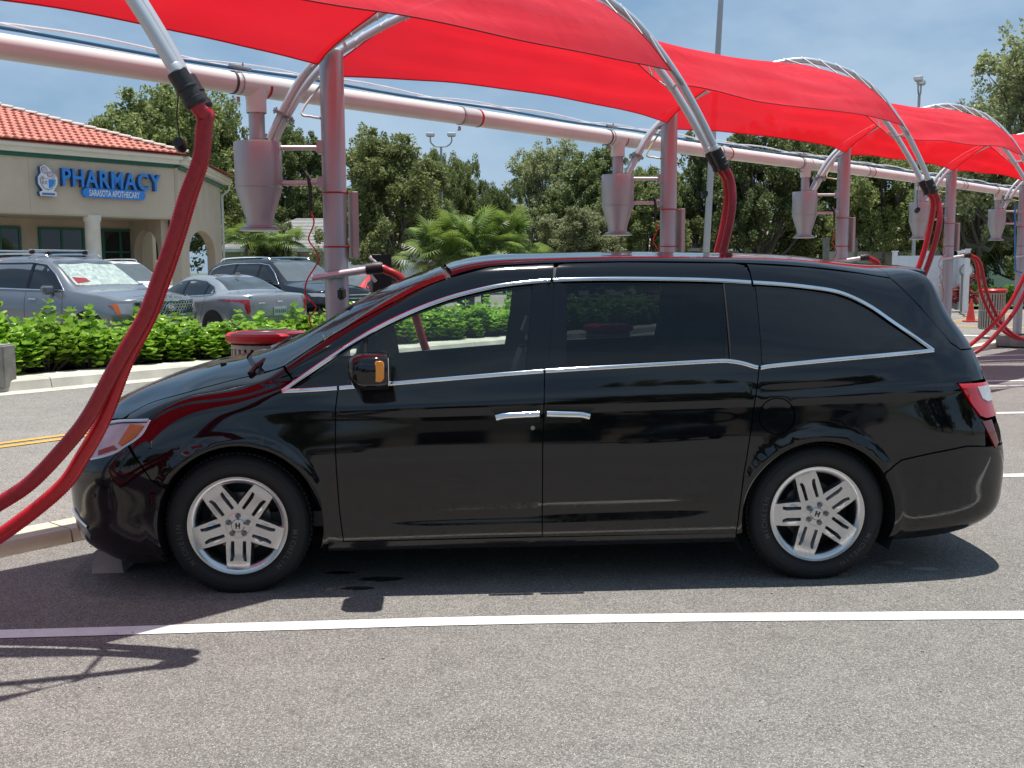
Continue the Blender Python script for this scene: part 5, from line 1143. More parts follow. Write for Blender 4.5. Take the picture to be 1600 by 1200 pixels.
for sd in (-1, 1):
    hl = nose_panel(LG, 'headlight', [(.74,.72),(.93,.74),(.94,.90),(.73,.92)], M('headlamp_grey', (.30,.31,.33), .12, .3, coat=.8), cg, both=False, side=sd)
    nose_panel(LG, 'amber_marker', [(.90,.72),(.94,.72),(.94,.90),(.90,.90)], M('amber_marker_lens', (.60,.12,.02), .2), cg, both=False, side=sd, off=.008)
nose_panel(LG, 'bumper_insert', [(0,.40),(.70,.40),(.74,.58),(0,.60)], black_plastic, cg)
nose_panel(LG, 'skid_plate', [(0,.615),(.72,.60),(.74,.655),(0,.665)], chrome, cg, off=.008)
MB().box((-.96,0,.50),(.01,.31,.16)).build('number_plate', white_car, cg)
# red bag on the dash
P(LG, 'red_bag', [(LG.qk[8]+.02, LG.sk[6]+.10),(LG.qk[8]+.20, LG.sk[6]+.10),(LG.qk[8]+.16, LG.sk[6]+.30),(LG.qk[8]+.05, LG.sk[6]+.32)], M('red_fabric_bag', (.45,.02,.02), .7), cg, qs=True, side=1, off=.008, rim=.002, grid=.05)
# silver sedan, tail to the hedge
pt = lotz(at(437, 470, 20.8)); pt.z = .14
cs, LS = make_car('silver_sedan', SEDT, silver_paint, pt+ROWN*3.80, YT, 'silver sedan reversed up to the hedge, showing its tail lights and number plate', 'car', kind='sedan', wb=2.84, tail=.30)
for sd in (-1, 1):
    nose_panel(LS, 'tail_light', [(.66,.935),(.90,.945),(.905,.905),(.76,.865),(.72,.66),(.655,.66)], M('sedan_tail_red', (.50,.008,.012), .15, coat=1), cs, fn=tail_q, both=False, side=sd)
    nose_panel(LS, 'exhaust_tip', [(.50,.30),(.70,.30),(.70,.35),(.50,.35)], chrome, cs, fn=tail_q, both=False, side=sd)
nose_panel(LS, 'bumper_insert', [(0,.28),(.74,.28),(.76,.42),(0,.42)], black_plastic, cs, fn=tail_q)
nose_panel(LS, 'bumper_crease', [(0,.585),(.80,.60),(.80,.615),(0,.60)], M('crease_grey', (.16,.165,.17), .3, .4), cs, fn=tail_q)
tx = float(LS.gp[:, 0].max())
MB().tube([(tx-.05-.13*abs(y)**2, y, .985+.02*(1-abs(y))) for y in np.linspace(-.66,.66,20)], .02, 8).build('boot_lip', silver_paint, cs, ang=60)
pl_ = MB().box((tx+.012,0,.70),(.012,.31,.165)).build('number_plate', M('plate_white', (.60,.62,.60), .5), cs, bevel=.004)
rs = random.Random(5)
for k in range(6): MB().box((tx+.0195,-.115+k*.046,.70),(.003,.026,.07)).build('plate_mark', M('plate_mark_green', (.12,.20,.16), .6), pl_)
MB().box((tx-.0,0,.895),(.02,.13,.035)).build('boot_badge', chrome, cs, bevel=.006)
MB().box((tx-.02,-.42,.87),(.015,.16,.022)).build('model_badge', chrome, cs)
MB().box((2.42,0,1.445),(.16,.035,.05)).build('roof_antenna', silver_paint, cs, bevel=.015)
# black SUV
pb = lotz(at(548, 470, 24.6))
cb, LB_ = make_car('black_suv', SUVT, dark_paint, pb+ROWN*.90, YN, 'dark SUV with chrome roof rails parked nose-out behind the silver sedan and the nearest pole', 'car', rails=1)
for sd in (-1, 1): nose_panel(LB_, 'headlight', [(.60,.84),(.93,.86),(.93,.94),(.62,.93)], M('headlamp_pale', (.45,.44,.44), .12, .3, coat=.8), cb, both=False, side=sd)
for z in (.88,.80,.72): MB().tube([(-.945+.20*abs(y)**2.2, y, z) for y in np.linspace(-.6,.6,16)], .015, 6).build('grille_bar', chrome, cb)
# others farther back
pw = lotz(at(238, 430, 26.0)); make_car('white_suv', SUVT, white_car, pw+ROWN*.4, YN, 'white SUV far back between the grey SUV and the pharmacy, mostly hidden', 'car', rails=1)
pw = lotz(at(512, 430, 35.0)); make_car('taupe_suv', SUVT, taupe_car, pw+ROWN*.4, YN, 'grey brown SUV far back, just left of the nearest vacuum pole', 'car', rails=1)
pr_ = at(600, 440, 28.6); cr_, LR_ = make_car('red_car', SEDT, red_car, Vector((pr_.x-1.7, pr_.y, .14)), .95, 'bright red car in the background between the nearest pole and the palmetto', 'car', kind='sedan', wb=2.84)
pr_ = at(1248, 402, 47.0); make_car('silver_car', SEDT, silver_paint, Vector((pr_.x-1.4, pr_.y, .35)), .2, 'pale car far away seen just above the rear roof of the minivan', 'car', kind='sedan', wb=2.84)
# white van/camper by the house
o = empty('white_truck', tuple(at(601, 414, 48).xy)+(.2,), -.35, 'white round-topped camper truck near the grey roofed house', 'truck')
sp_ = [(-1.1,.5),(-1.1,1.4),(-1.0,1.75),(-.8,1.93),(.0,2.0),(.8,1.93),(1.0,1.75),(1.1,1.4),(1.1,.5)]
MB().prism(sp_, 3.6, M=Matrix(((1,0,0),(0,0,1),(0,1,0)))).build('camper_body', white_car, o, bevel=.04)
MB().box((.35,-.02,1.45),(.9,.06,.5)).build('rear_window', car_glass, o, bevel=.02); MB().box((0,1.8,.45),(2.0,4.6,.5)).build('chassis', black_plastic, o)

# ------------------------------------------------------------------ foliage
def leaf_mat(name, dark, light, gloss=.35, trans=.25):
    m = bpy.data.materials.new(name); m.use_nodes = True; t = m.node_tree; L = t.links; b = t.nodes['Principled BSDF']; out = t.nodes['Material Output']
    ge = t.nodes.new('ShaderNodeNewGeometry'); r = t.nodes.new('ShaderNodeValToRGB'); L.new(ge.outputs['Random Per Island'], r.inputs[0])
    r.color_ramp.elements[0].color = (*dark,1); r.color_ramp.elements[1].color = (*light,1)
    oi = t.nodes.new('ShaderNodeObjectInfo'); hv = t.nodes.new('ShaderNodeHueSaturation'); mr = t.nodes.new('ShaderNodeMapRange'); mr.inputs[3].default_value = .8; mr.inputs[4].default_value = 1.2
    L.new(oi.outputs['Random'], mr.inputs[0]); L.new(mr.outputs[0], hv.inputs['Value']); L.new(r.outputs[0], hv.inputs['Color'])
    L.new(hv.outputs[0], b.inputs['Base Color']); b.inputs['Roughness'].default_value = gloss
    tl = t.nodes.new('ShaderNodeBsdfTranslucent'); L.new(hv.outputs[0], tl.inputs[0]); ms = t.nodes.new('ShaderNodeMixShader'); ms.inputs[0].default_value = trans
    L.new(b.outputs[0], ms.inputs[1]); L.new(tl.outputs[0], ms.inputs[2]); L.new(ms.outputs[0], out.inputs[0]); MATS[name] = m; return m
bark = M('bark', (.13,.115,.10), .95, noise_=(7,.35), bump=(12,.03))
oak_l = leaf_mat('oak_leaves', (.12,.16,.05), (.38,.42,.16), .5, .5)
oak_d = leaf_mat('dark_tree_leaves', (.09,.125,.045), (.31,.36,.13), .5, .5)
oak_y = leaf_mat('pale_tree_leaves', (.16,.185,.085), (.40,.43,.21), .5, .5)
clusia = leaf_mat('clusia_leaves', (.13,.27,.028), (.38,.58,.07), .28, .4)
palm_l = leaf_mat('palmetto_leaves', (.06,.12,.02), (.25,.34,.07), .45, .4)
def leaf_cloud(centers, rad, per, size, rs, aspect=1.7, flat=.35):
    "many small leaf faces scattered in clumps round the centres; returns V,F arrays"
    n = len(centers)*per; c = np.repeat(centers, per, 0); r = np.repeat(np.asarray(rad)*np.ones(len(centers)), per)
    d = rs.normal(size=(n,3)); d /= np.linalg.norm(d, axis=1)[:, None]; c = c+d*(r*rs.random(n)**.45)[:, None]*np.array([1,1,.8])
    u = rs.normal(size=(n,3)); u[:, 2] *= flat; u /= np.linalg.norm(u, axis=1)[:, None]; w = rs.normal(size=(n,3)); v = np.cross(u, w); v /= np.linalg.norm(v, axis=1)[:, None]
    s = size*(.6+.8*rs.random(n))[:, None]; a = u*s*aspect/2; b = v*s/2
    V = np.stack([c-a, c+b*.9, c+a, c-b*.9], 1).reshape(-1, 3); F = np.arange(n*4).reshape(-1, 4); return V, F
def fast_mesh(name, V, F):
    me = bpy.data.meshes.new(name); V = np.asarray(V, np.float32); F = np.asarray(F, np.int32); k = F.shape[1]
    me.vertices.add(len(V)); me.vertices.foreach_set('co', V.ravel()); me.loops.add(F.size); me.loops.foreach_set('vertex_index', F.ravel())
    me.polygons.add(len(F)); me.polygons.foreach_set('loop_start', np.arange(0, F.size, k, dtype=np.int32)); me.polygons.foreach_set('loop_total', np.full(len(F), k, np.int32)); me.update(calc_edges=True); return me
def tree_meshes(seed, H, R, trunk_h, per=92, nl=15, leaf=.135, dens_=1.0, airy=0.0, lean=0):
    rs = np.random.default_rng(seed); rr = random.Random(seed); T = MB(); lobes = []
    base_ = Vector((0,0,0)); top = Vector((lean, 0, trunk_h)); T.tube(catmull([base_, Vector((.05,0,trunk_h*.5)), top], 5), [H*.034*(1-.4*k/10) for k in range(11)], 9)
    for k in range(nl):
        a = 2*PI*k/nl*2.4+rr.uniform(-.4,.4); el = rr.uniform(-.08, 1.0)
        rad = R*(1-.55*el**2)*rr.uniform(.55, .95); z = trunk_h+(H-trunk_h)*(.12+.80*el)*rr.uniform(.9,1.05)
        e = Vector((rad*math.cos(a)+lean, rad*math.sin(a), z)); m_ = top.lerp(e, .5)+Vector((rr.uniform(-.4,.4), rr.uniform(-.4,.4), -.10*(H-trunk_h)+rr.uniform(-.2,.4)))
        pts = catmull([top+Vector((0,0,-.1)), m_, e], 5); T.tube(pts, [H*.018*(1-.8*i/10) for i in range(len(pts))], 6, cap=False); lobes.append((e, R*rr.uniform(.28,.46)))
        for _ in range(3):
            f = e+Vector((rr.uniform(-1,1), rr.uniform(-1,1), rr.uniform(-.3,.8)))*R*.33; T.tube([pts[6], pts[8].lerp(f,.6), f], [H*.007, H*.004, H*.001], 4, cap=False)
            lobes.append((f, R*rr.uniform(.16,.28)))
    C = []; RD = []
    for e, r in lobes:
        n = int((13 if r > R*.28 else 7)*dens_)
        for _ in range(n):
            d = Vector((rr.gauss(0,1), rr.gauss(0,1), rr.gauss(.25,.8))).normalized(); C.append(e+d*r*rr.uniform(.35,1.08)); RD.append(R*rr.uniform(.07,.13)*(1-.3*airy))
    V, F = leaf_cloud(np.array([tuple(c) for c in C]), RD, per, leaf, rs)
    return T, fast_mesh('crown', V, F)
TREES = {}
def tree(kind, seed, loc, s, rz, mat, label, **kw):
    key = (kind, seed)
    if key not in TREES: T, cm = tree_meshes(seed, **kw); tm = T.build('trunk', bark, None); TREES[key] = (tm.data, cm); bpy.data.objects.remove(tm)
    tmd, cm = TREES[key]; o = empty(kind, loc, rz, label, 'tree', 'trees behind the vacuum bays'); o.scale = (s[0], s[0], s[1])
    t = bpy.data.objects.new('trunk', tmd); COL.objects.link(t); t.parent = o
    if mat.name not in [x.name for x in cm.materials]:
        cm = cm.copy(); cm.materials.clear(); cm.materials.append(mat)
    c = bpy.data.objects.new('crown', cm); COL.objects.link(c); c.parent = o; return o
KW = {1: dict(H=10, R=5, trunk_h=2.4, nl=24), 2: dict(H=9, R=4.2, trunk_h=2.0, nl=22), 3: dict(H=11, R=4.6, trunk_h=3.4, nl=13, airy=1, dens_=.8, per=50), 5: dict(H=11, R=4.8, trunk_h=3.0, nl=30, dens_=.66, per=66, leaf=.13), 4: dict(H=8, R=4.4, trunk_h=1.0, nl=24, per=90)}
def put(px, top, wpx, Y, seed, mat, label, zb=.2, kind='oak_tree', rz=None):
    P0 = at(px, 410, Y); zt = at(px, top, Y).z-zb; k = KW[seed]; w = wpx*Y/CAM_F
    tree(kind, seed, (P0.x, Y, zb), (w/(2*k['R']*1.12), zt/(k['H']*1.04)), rz if rz is not None else px*.37, mat, label, **k)
put(255, 132, 250, 62, 1, oak_l, 'large oak rising behind the red tiled roof of the pharmacy')
put(352, 175, 120, 68, 2, oak_l, 'smaller oak at the right of the pharmacy roof, behind the foreground hose')
put(475, 205, 130, 66, 2, oak_d, 'dark tree between the nearest canister and its pole')
put(618, 212, 215, 50, 1, oak_l, 'broad oak over the grey roofed house right of the nearest pole')
put(708, 238, 100, 60, 4, oak_l, 'oak crown right of the twin-headed lamp above the palmetto')
put(775, 285, 90, 66, 4, oak_d, 'low dark tree behind the right side of the palmetto')
put(850, 222, 150, 70, 5, oak_y, 'thin airy tree with bare limbs above the palmetto right side')
put(925, 238, 150, 60, 2, oak_d, 'dark dense tree left of the second canister')
put(1010, 262, 150, 55, 4, oak_l, 'green tree behind the second vacuum pole')
put(1105, 225, 150, 62, 2, oak_d, 'tree behind the leaning light pole')
put(1190, 196, 185, 54, 1, oak_d, 'spreading oak with forked trunk left of the third canister')
put(1300, 205, 180, 58, 4, oak_l, 'full round tree behind the third vacuum pole')
put(1395, 212, 180, 52, 1, oak_l, 'broad green tree behind the paired hoses of the third arch')
put(1492, 235, 150, 60, 2, oak_d, 'dark tree behind the pole beyond the minivan tail')
put(1528, 140, 150, 50, 5, oak_y, 'airy tree with loose grey green crown, left of the tallest tree')
put(1618, 40, 270, 44, 5, oak_y, 'tallest tree, loose pale crown at the upper right edge')
put(1600, 260, 160, 56, 4, oak_d, 'low dark tree at the right edge under the tallest tree')
put(420, 340, 90, 58, 4, oak_d, 'low leafy bush under the nearest canister')
put(900, 330, 160, 50, 4, oak_y, 'low pale green thicket right of the palmetto')
put(1250, 330, 130, 70, 4, oak_l, 'low green thicket in front of the far fence')
# palmetto: fan leaves on short stems
def fan_mesh():
    V = []; F = []; n = 24
    for k in range(n):
        a = math.radians(-125+250*k/(n-1)); l = .62*(1-.25*abs(a)/2.2); c, s = math.cos(a), math.sin(a); dr = -.10*abs(math.sin(a*.5)); b = len(V)
        pts = [(.05,-.008,0),(.05,.008,0),(l*.55,.022,.02),(l*.55,-.022,.02),(l,0,-.10+dr)]
        V += [(x*c-y*s, x*s+y*c, z) for x, y, z in pts]; F += [(b, b+1, b+2), (b, b+2, b+3), (b+3, b+2, b+4)]
    V2 = [(-.75,-.012,-.12),(-.75,.012,-.12),(.05,.010,0),(.05,-.010,0)]; b = len(V); V += V2; F += [(b,b+1,b+2),(b,b+2,b+3)]
    me = bpy.data.meshes.new('fan_leaf'); me.from_pydata(V, [], F); me.materials.append(palm_l); me.update(); return me
fm = fan_mesh(); rr = random.Random(11)
pc = at(735, 400, 31); pal = empty('palmetto', (pc.x, pc.y, .15), 0, 'wide clump of fan-leaved palmetto in front of the trees, above the minivan windshield', 'palmetto')
for k, (x, y) in enumerate([(-1.0,0),(-.3,.5),(.4,0),(1.1,.3),(0,-.4)]): MB().tube(catmull([(x,y,0),(x*1.1,y,.8),(x*1.15,y,1.6)], 4), .13, 8).build('trunk', bark, pal)
for k in range(135):
    a = rr.uniform(0, 2*PI); el = rr.uniform(-.25, 1.45); cx, cy = rr.choice([(-1.15,0),(-.35,.5),(.45,0),(1.2,.3),(0,-.5)]); r = rr.uniform(.45, 1.05); s = rr.uniform(.80, 1.15)
    o = bpy.data.objects.new('fan_leaf', fm); COL.objects.link(o); o.parent = pal; d = Vector((math.cos(a)*math.cos(el), math.sin(a)*math.cos(el), math.sin(el)))
    o.location = Vector((cx, cy, 1.75))+Vector((d.x*r*.95, d.y*r, d.z*r*1.3)); o.rotation_euler = (rr.uniform(-.5,.5), -el+rr.uniform(.0,.7), a); o.scale = (s, s, s)
# small palms by the pharmacy
for px, py, Y, lb in ((385, 372, 50, 'small leafy palm in front of the far house, left of the black SUV roof'), (446, 376, 52, 'small leafy palm beneath the nearest canister'), (700, 330, 60, 'feathery palm crown behind the palmetto')):
    c = at(px, py, Y); o = empty('small_palm', (c.x, Y, .2), 0, lb, 'palm'); MB().tube([(0,0,0),(0,0,c.z-.4)], .07, 6).build('trunk', bark, o)
    for k in range(16):
        q = bpy.data.objects.new('fan_leaf', fm); COL.objects.link(q); q.parent = o; a = k*2.4; el = rr.uniform(-.2, 1.2); q.location = (math.cos(a)*.6, math.sin(a)*.6, c.z-.3+.5*math.sin(el)); q.rotation_euler = (0, -el+.4, a); q.scale = (1.3,)*3
# clusia hedge: round thick leaves in rosettes on upright twigs
def clusia_mesh(seed):
    rs = random.Random(seed); V = []; F = []; S = MB(); hexa = [(0,-.0),(.35,.40),(.70,.46),(.98,.26),(.98,-.26),(.70,-.46),(.35,-.40)]
    for k in range(70):
        a = rs.uniform(0, 2*PI); rad = .52*rs.random()**.5; x, y = rad*math.cos(a), rad*math.sin(a)*.95; top = .70*(1-.42*(rad/.52)**3)*rs.uniform(.50, 1.08)+(rs.uniform(.08,.24) if rs.random() < .14 else 0)
        if k % 3 == 0: S.tube([(x*.3, y*.3, 0), (x*.8, y*.8, top*.5), (x, y, top-.03)], [.010,.007,.004], 4, cap=False)
        for lv in range(3):
            z0_ = top-.085*lv
            if z0_ < .04: continue
            for j in range(5):
                aa = a+j*2*PI/5+lv*.6+rs.uniform(-.3,.3); el = rs.uniform(.25,1.05) if lv == 0 else rs.uniform(-.1,.7); s = rs.uniform(.095,.14)*(1 if lv else .85)
                d = Vector((math.cos(aa)*math.cos(el), math.sin(aa)*math.cos(el), math.sin(el))); t = Vector((-math.sin(aa), math.cos(aa), 0)); t = (t+Vector((0,0,rs.uniform(-.3,.3)))).normalized(); n_ = d.cross(t)
                b = len(V); o_ = Vector((x+math.cos(aa)*.012, y+math.sin(aa)*.012, z0_))
                V += [tuple(o_+d*(u*s)+t*(w*s)+n_*(-.10*s*abs(w)*2+.1*s*u)) for u, w in hexa]; F.append(tuple(range(b, b+7)))
    me = bpy.data.meshes.new('foliage'); me.from_pydata(V, [], F); me.materials.append(clusia); me.update(); st = S.build('stems', bark, None); sd_ = st.data; bpy.data.objects.remove(st); return me, sd_
CM = [clusia_mesh(s) for s in (1,2,3,4,5)]
def shrub(n, t, k, label, sc=1.0):
    sz = 1-.18*math.exp(-((t-11.4)/1.5)**2)+(.18 if t < 8.5 else 0)
    o = empty('clusia_shrub', rn(n, t, .11), k*1.9, label, 'shrub', 'clusia hedge shrubs along the lane'); o.scale = (sc, sc, sc*sz*rr.uniform(.70,1.0))
    for nm, me in zip(('foliage','stems'), CM[k % 5]): q = bpy.data.objects.new(nm, me); COL.objects.link(q); q.parent = o; (q.__setitem__('kind','stuff') if nm == 'foliage' else None)
t = 2.2; k = 0; sn = 0
ORD = ['first','second','third','fourth','fifth','sixth','seventh','eighth','ninth','tenth','eleventh','twelfth','thirteenth','fourteenth','fifteenth','sixteenth','seventeenth','eighteenth','nineteenth','twentieth']+['far '+str(i) for i in ()]
where = lambda t: 'left of the foreground hose' if t < 8.5 else ('behind the foreground hose' if t < 9.6 else ('between the hose and the trash bin' if t < 12.5 else ('seen through the front door window' if t < 20 else 'hidden behind the minivan')))
def nth(i):
    tens = ['','','twenty','thirty','forty']; return ORD[i] if i < 20 else tens[(i+1)//10]+'-'+ORD[(i+1) % 10-1] if (i+1) % 10 else {29:'thirtieth',39:'fortieth',49:'fiftieth'}[i]
while t < 33:
    for n in (15.62, 16.2): shrub(n+rr.uniform(-.08,.08), t+rr.uniform(-.1,.1), k, ('front row' if n < 16 else 'back row')+' clusia hedge shrub, '+nth(sn)+' from the left, '+where(t), 1.0); k += 1
    t += .66; sn += 1
# concrete post at the left end of the hedge
pc = at(4, 596, 14.3); tag(MB().box((0,0,.30),(.36,.36,.60)).build('concrete_post', conc_dark, None, bevel=.02), 'squat weathered concrete post at the left end of the hedge', 'post').location = (pc.x-.06, pc.y, .05)
# ------------------------------------------------------------------ pharmacy building
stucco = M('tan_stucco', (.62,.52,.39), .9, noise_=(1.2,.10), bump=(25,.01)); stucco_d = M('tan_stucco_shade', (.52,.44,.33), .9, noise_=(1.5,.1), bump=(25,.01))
cream = M('cream_trim', (.78,.76,.64), .6, noise_=(2,.06)); green_t = M('green_trim', (.018,.13,.085), .5); store_gl = M('store_glass', (.018,.022,.022), .04, spec=.8)
tile_m = M('clay_roof_tile', (.58,.215,.155), .75, noise_=(1.6,.22), bump=(30,.01)); tile_end = M('mortared_ridge_tile', (.55,.40,.34), .8, noise_=(4,.3)); col_m = M('cream_column', (.76,.73,.63), .8, noise_=(3,.08), bump=(30,.006))
NF = 34.6; TC = 21.7                       # facade line (distance from the bays) and corner position along the row
ph = empty('pharmacy', (0,0,0), 0, 'tan stucco pharmacy with red tiled roof, arches and a blue sign, at the far left', 'building')
TL = -4
BR = Matrix((tuple(ROW), tuple(ROWN), (0,0,1))).transposed()     # columns: along, back, up
def wbox(mb, t0, t1, n0, n1, z0, z1): mb.box(rn((n0+n1)/2, (t0+t1)/2, (z0+z1)/2), (t1-t0, n1-n0, z1-z0), M=BR); return mb
o = wbox(MB(), TL, TC, NF, NF+.35, 3.60, 5.42).build('fascia_wall', stucco, ph, smooth=False)
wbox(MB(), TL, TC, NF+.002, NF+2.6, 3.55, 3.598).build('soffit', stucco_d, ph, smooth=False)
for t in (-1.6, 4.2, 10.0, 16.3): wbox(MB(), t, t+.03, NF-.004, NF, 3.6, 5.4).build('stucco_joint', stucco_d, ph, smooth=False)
wbox(MB(), TL, TC+.02, NF-.05, NF+.1, 5.42, 5.56).build('green_band', green_t, ph, smooth=False)
wbox(MB(), TL, TC+.10, NF-.22, NF+.1, 5.56, 5.72).build('gutter_board', cream, ph, smooth=False)
wbox(MB(), TL, TC+.20, NF-.36, NF+.1, 5.72, 5.86).build('gutter', cream, ph, bevel=.02)
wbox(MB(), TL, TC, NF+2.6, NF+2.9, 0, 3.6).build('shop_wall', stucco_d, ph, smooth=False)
wbox(MB(), TL, TC+.5, NF-.5, NF+2.6, .08, .22).build('walkway', concrete, ph, smooth=False)
def shopwin(t0, t1, z1, door=False, doors=1):
    n = NF+2.58; f = MB(); w = .09
    for a, b in ((t0, t0+w), (t1-w, t1)): wbox(f, a, b, n-.06, n, .22, z1)
    wbox(f, t0+w, t1-w, n-.06, n, z1-w, z1); wbox(f, t0+w, t1-w, n-.06, n, 2.35, 2.42); wbox(f, t0+w, t1-w, n-.06, n, .22, .34)
    for k in range(1, doors+1):
        x = t0+(t1-t0)*k/(doors+1); wbox(f, x-w/2, x+w/2, n-.058, n, .34, z1-w)
    fr = f.build('window_frame', green_t, ph, smooth=False)
    for k in range(doors+1):
        a = t0+(t1-t0)*k/(doors+1)+w/2+.01; b = t0+(t1-t0)*(k+1)/(doors+1)-w/2-.01; wbox(MB(), a, b, n-.03, n-.02, .35, z1-w).build('pane', store_gl, fr, smooth=False)
def tpx(px, n):   # position along the row of the ray through a pixel on the plane n
    u = (px-800)/CAM_F; c = ROWN*n; return (u*c.y-c.x)/(ROW.x-u*ROW.y)
for a, b, k in ((-25, 41, 1), (68, 139, 1), (166, 222, 1)): shopwin(tpx(a, NF+2.58), tpx(b, NF+2.58), 3.25, doors=k)
for a, b in ((75, 100), (8, 30)):
    wbox(MB(), tpx(a, NF+2.5), tpx(b, NF+2.5), NF+2.49, NF+2.50, 1.3, 2.2).build('poster', M('poster_red_grey', (.25,.09,.08), .5, noise_=(3,.9)), ph, smooth=False)
for i, (px) in enumerate((153, -60)):
    t = tpx(px, NF+.2); c = rn(NF+.2, t); MB().lathe([(.34,.15),(.34,.3),(.27,.34),(.255,3.35),(.30,3.42),(.31,3.6)], c, 28).build('column', col_m, ph)
# arched side walls
def arch_wall(name, A, B, z1, ops, th, mat):
    "wall from A to B (plan) with arched openings; ops=(start,end,springing,base)"
    A = Vector(A); B = Vector(B); d = (B-A); Ln = d.length; d.normalize(); nn = Vector((-d.y, d.x, 0)); poly = [(0,0)]
    for s, e, sp in ops: poly += [(s,0)]+[((s+e)/2-(e-s)/2*math.cos(a), sp+min(.95,(e-s)/2)*math.sin(a)) for a in np.linspace(0, PI, 14)]+[(e,0)]
    poly += [(Ln,0),(Ln,z1(Ln) if callable(z1) else z1),(0,z1(0) if callable(z1) else z1)]
    r = delaunay_2d_cdt([Vector(p) for p in poly], [(i, (i+1) % len(poly)) for i in range(len(poly))], [], 0, 1e-6); V2 = [tuple(v) for v in r[0]]; T = [tuple(f) for f in r[2]]
    C = np.array([np.mean([V2[i] for i in f], axis=0) for f in T]); T = [f for f, k in zip(T, inside(C, poly)) if k]; m = len(V2)
    V = [A+d*x+Vector((0,0,z))-nn*th/2 for x, z in V2]+[A+d*x+Vector((0,0,z))+nn*th/2 for x, z in V2]
    F = T+[tuple(i+m for i in f)[::-1] for f in T]+[(i, (i+1) % len(poly), (i+1) % len(poly)+m, i+m) for i in range(len(poly))]
    me = bpy.data.meshes.new(name); me.from_pydata([tuple(v) for v in V], [], F); bm = bmesh.new(); bm.from_mesh(me); bmesh.ops.recalc_face_normals(bm, faces=bm.faces[:]); bm.to_mesh(me); bm.free()
    return link(name, me, ph, mat)
Pc = rn(NF+.06, TC); Dc = Vector((-.10,.995,0)); CL = 8.8
pe = Pc+Dc*CL
def tt(px): u = (px-800)/CAM_F; return (u*Pc.y-Pc.x)/(Dc.x-u*Dc.y)
arch_wall('side_wall', Pc, pe, 5.45, [(tt(294), tt(335), 2.35)], .35, stucco)
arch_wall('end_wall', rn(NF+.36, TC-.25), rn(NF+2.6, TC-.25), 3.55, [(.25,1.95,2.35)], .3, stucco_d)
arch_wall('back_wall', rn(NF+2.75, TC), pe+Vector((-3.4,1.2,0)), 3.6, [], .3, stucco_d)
def sbox(mb, s0, s1, o0, o1, z0, z1):
    nn = Vector((Dc.y,-Dc.x,0)); R = Matrix((tuple(Dc), tuple(nn), (0,0,1))).transposed(); return mb.box(Pc+Dc*(s0+s1)/2+nn*(o0+o1)/2+Vector((0,0,(z0+z1)/2)), (s1-s0, o1-o0, z1-z0), M=R)
sbox(MB(), .0, CL+.4, .175, .26, 5.40, 5.54).build('green_band', green_t, ph, smooth=False)
sbox(MB(), .0, CL+.6, .10, .50, 5.56, 5.72).build('gutter_board', cream, ph, smooth=False); sbox(MB(), .0, CL+.7, .10, .62, 5.72, 5.86).build('gutter', cream, ph, bevel=.02)
e = pe+Vector((.45,.55,0)); MB().tube([e+Vector((0,0,5.65)), e+Vector((0,0,5.35)), e+Vector((-.28,-.2,5.05)), e+Vector((-.30,-.22,.1))], .055, 8).build('downpipe', M('white_downpipe', (.72,.72,.70), .4), ph)
# roof: rows of barrel tiles laid as real relief on the slope, hip with single ridge tiles
SL = .36; NE = NF-.40; HIPE = 9.0
def roof_pt(s, t, z): return rn(NE+s, t, 5.88+SL*s+z)
rows = 22; rl = .40; V = []; F = []; pw = .28
for r_ in range(rows):
    s0, s1 = r_*rl, (r_+1)*rl+.05
    tmax = TC+.35-s0*1.02; cols = int((tmax-TL)/pw)
    for c_ in range(cols):
        t0 = tmax-(c_+1)*pw; b = len(V)
        for s, lift_ in ((s0, .055), (s1, .012)):
            for k in range(7): a = PI*k/6; V.append(roof_pt(s, t0+pw*.14+pw*.72*(.5-.5*math.cos(a)), lift_+.075*math.sin(a)))
            V.append(roof_pt(s, t0+pw*1.14, lift_-.02))
        F += [(b+k, b+k+1, b+9+k, b+8+k) for k in range(7)]; F.append(tuple(b+k for k in range(7))[::-1])
o = mesh('roof_tiles', V, F, ph, tile_m); tag(o, kind='stuff')
mesh('roof_deck', [roof_pt(0, TL-9, -.03), roof_pt(0, TC+.4, -.03), roof_pt(HIPE, TC+.4-HIPE*1.02, -.03), roof_pt(HIPE, TL-9, -.03)], [(0,1,2,3)], ph, tile_m)
h0 = roof_pt(0, TC+.38, .04); h1 = roof_pt(HIPE, TC+.38-HIPE*1.02, .04); far = pe+Vector((.9,1.2,5.86)); mesh('roof_side', [h0, far, h1+Vector((2.5,6,-.4)), h1], [(0,1,2,3)], ph, tile_m)
hd = (h1-h0).normalized(); nR = int((h1-h0).length/.42); R = hd.to_track_quat('Y','Z').to_matrix()
tp = MB(); n = 8; Vt = []
for y, r_ in ((0,.12),(.46,.10)):
    for k in range(n+1): a = PI*k/n; Vt.append((r_*math.cos(a), y, r_*.8*math.sin(a)+(.03 if y == 0 else 0)))
tp.add(Vt, [(k, k+1, n+2+k, n+1+k) for k in range(n)]+[tuple(range(n+1))]); t0_ = tp.build('ridge_tile', M('pale_ridge_tile', (.62,.50,.44), .75, noise_=(2.5,.3)), ph); 
for k in range(nR):
    c = t0_ if k == 0 else t0_.copy()
    if k: COL.objects.link(c); c.parent = ph
    c.location = h0+hd*(.42*k)+Vector((0,0,.05)); c.rotation_euler = R.to_euler()
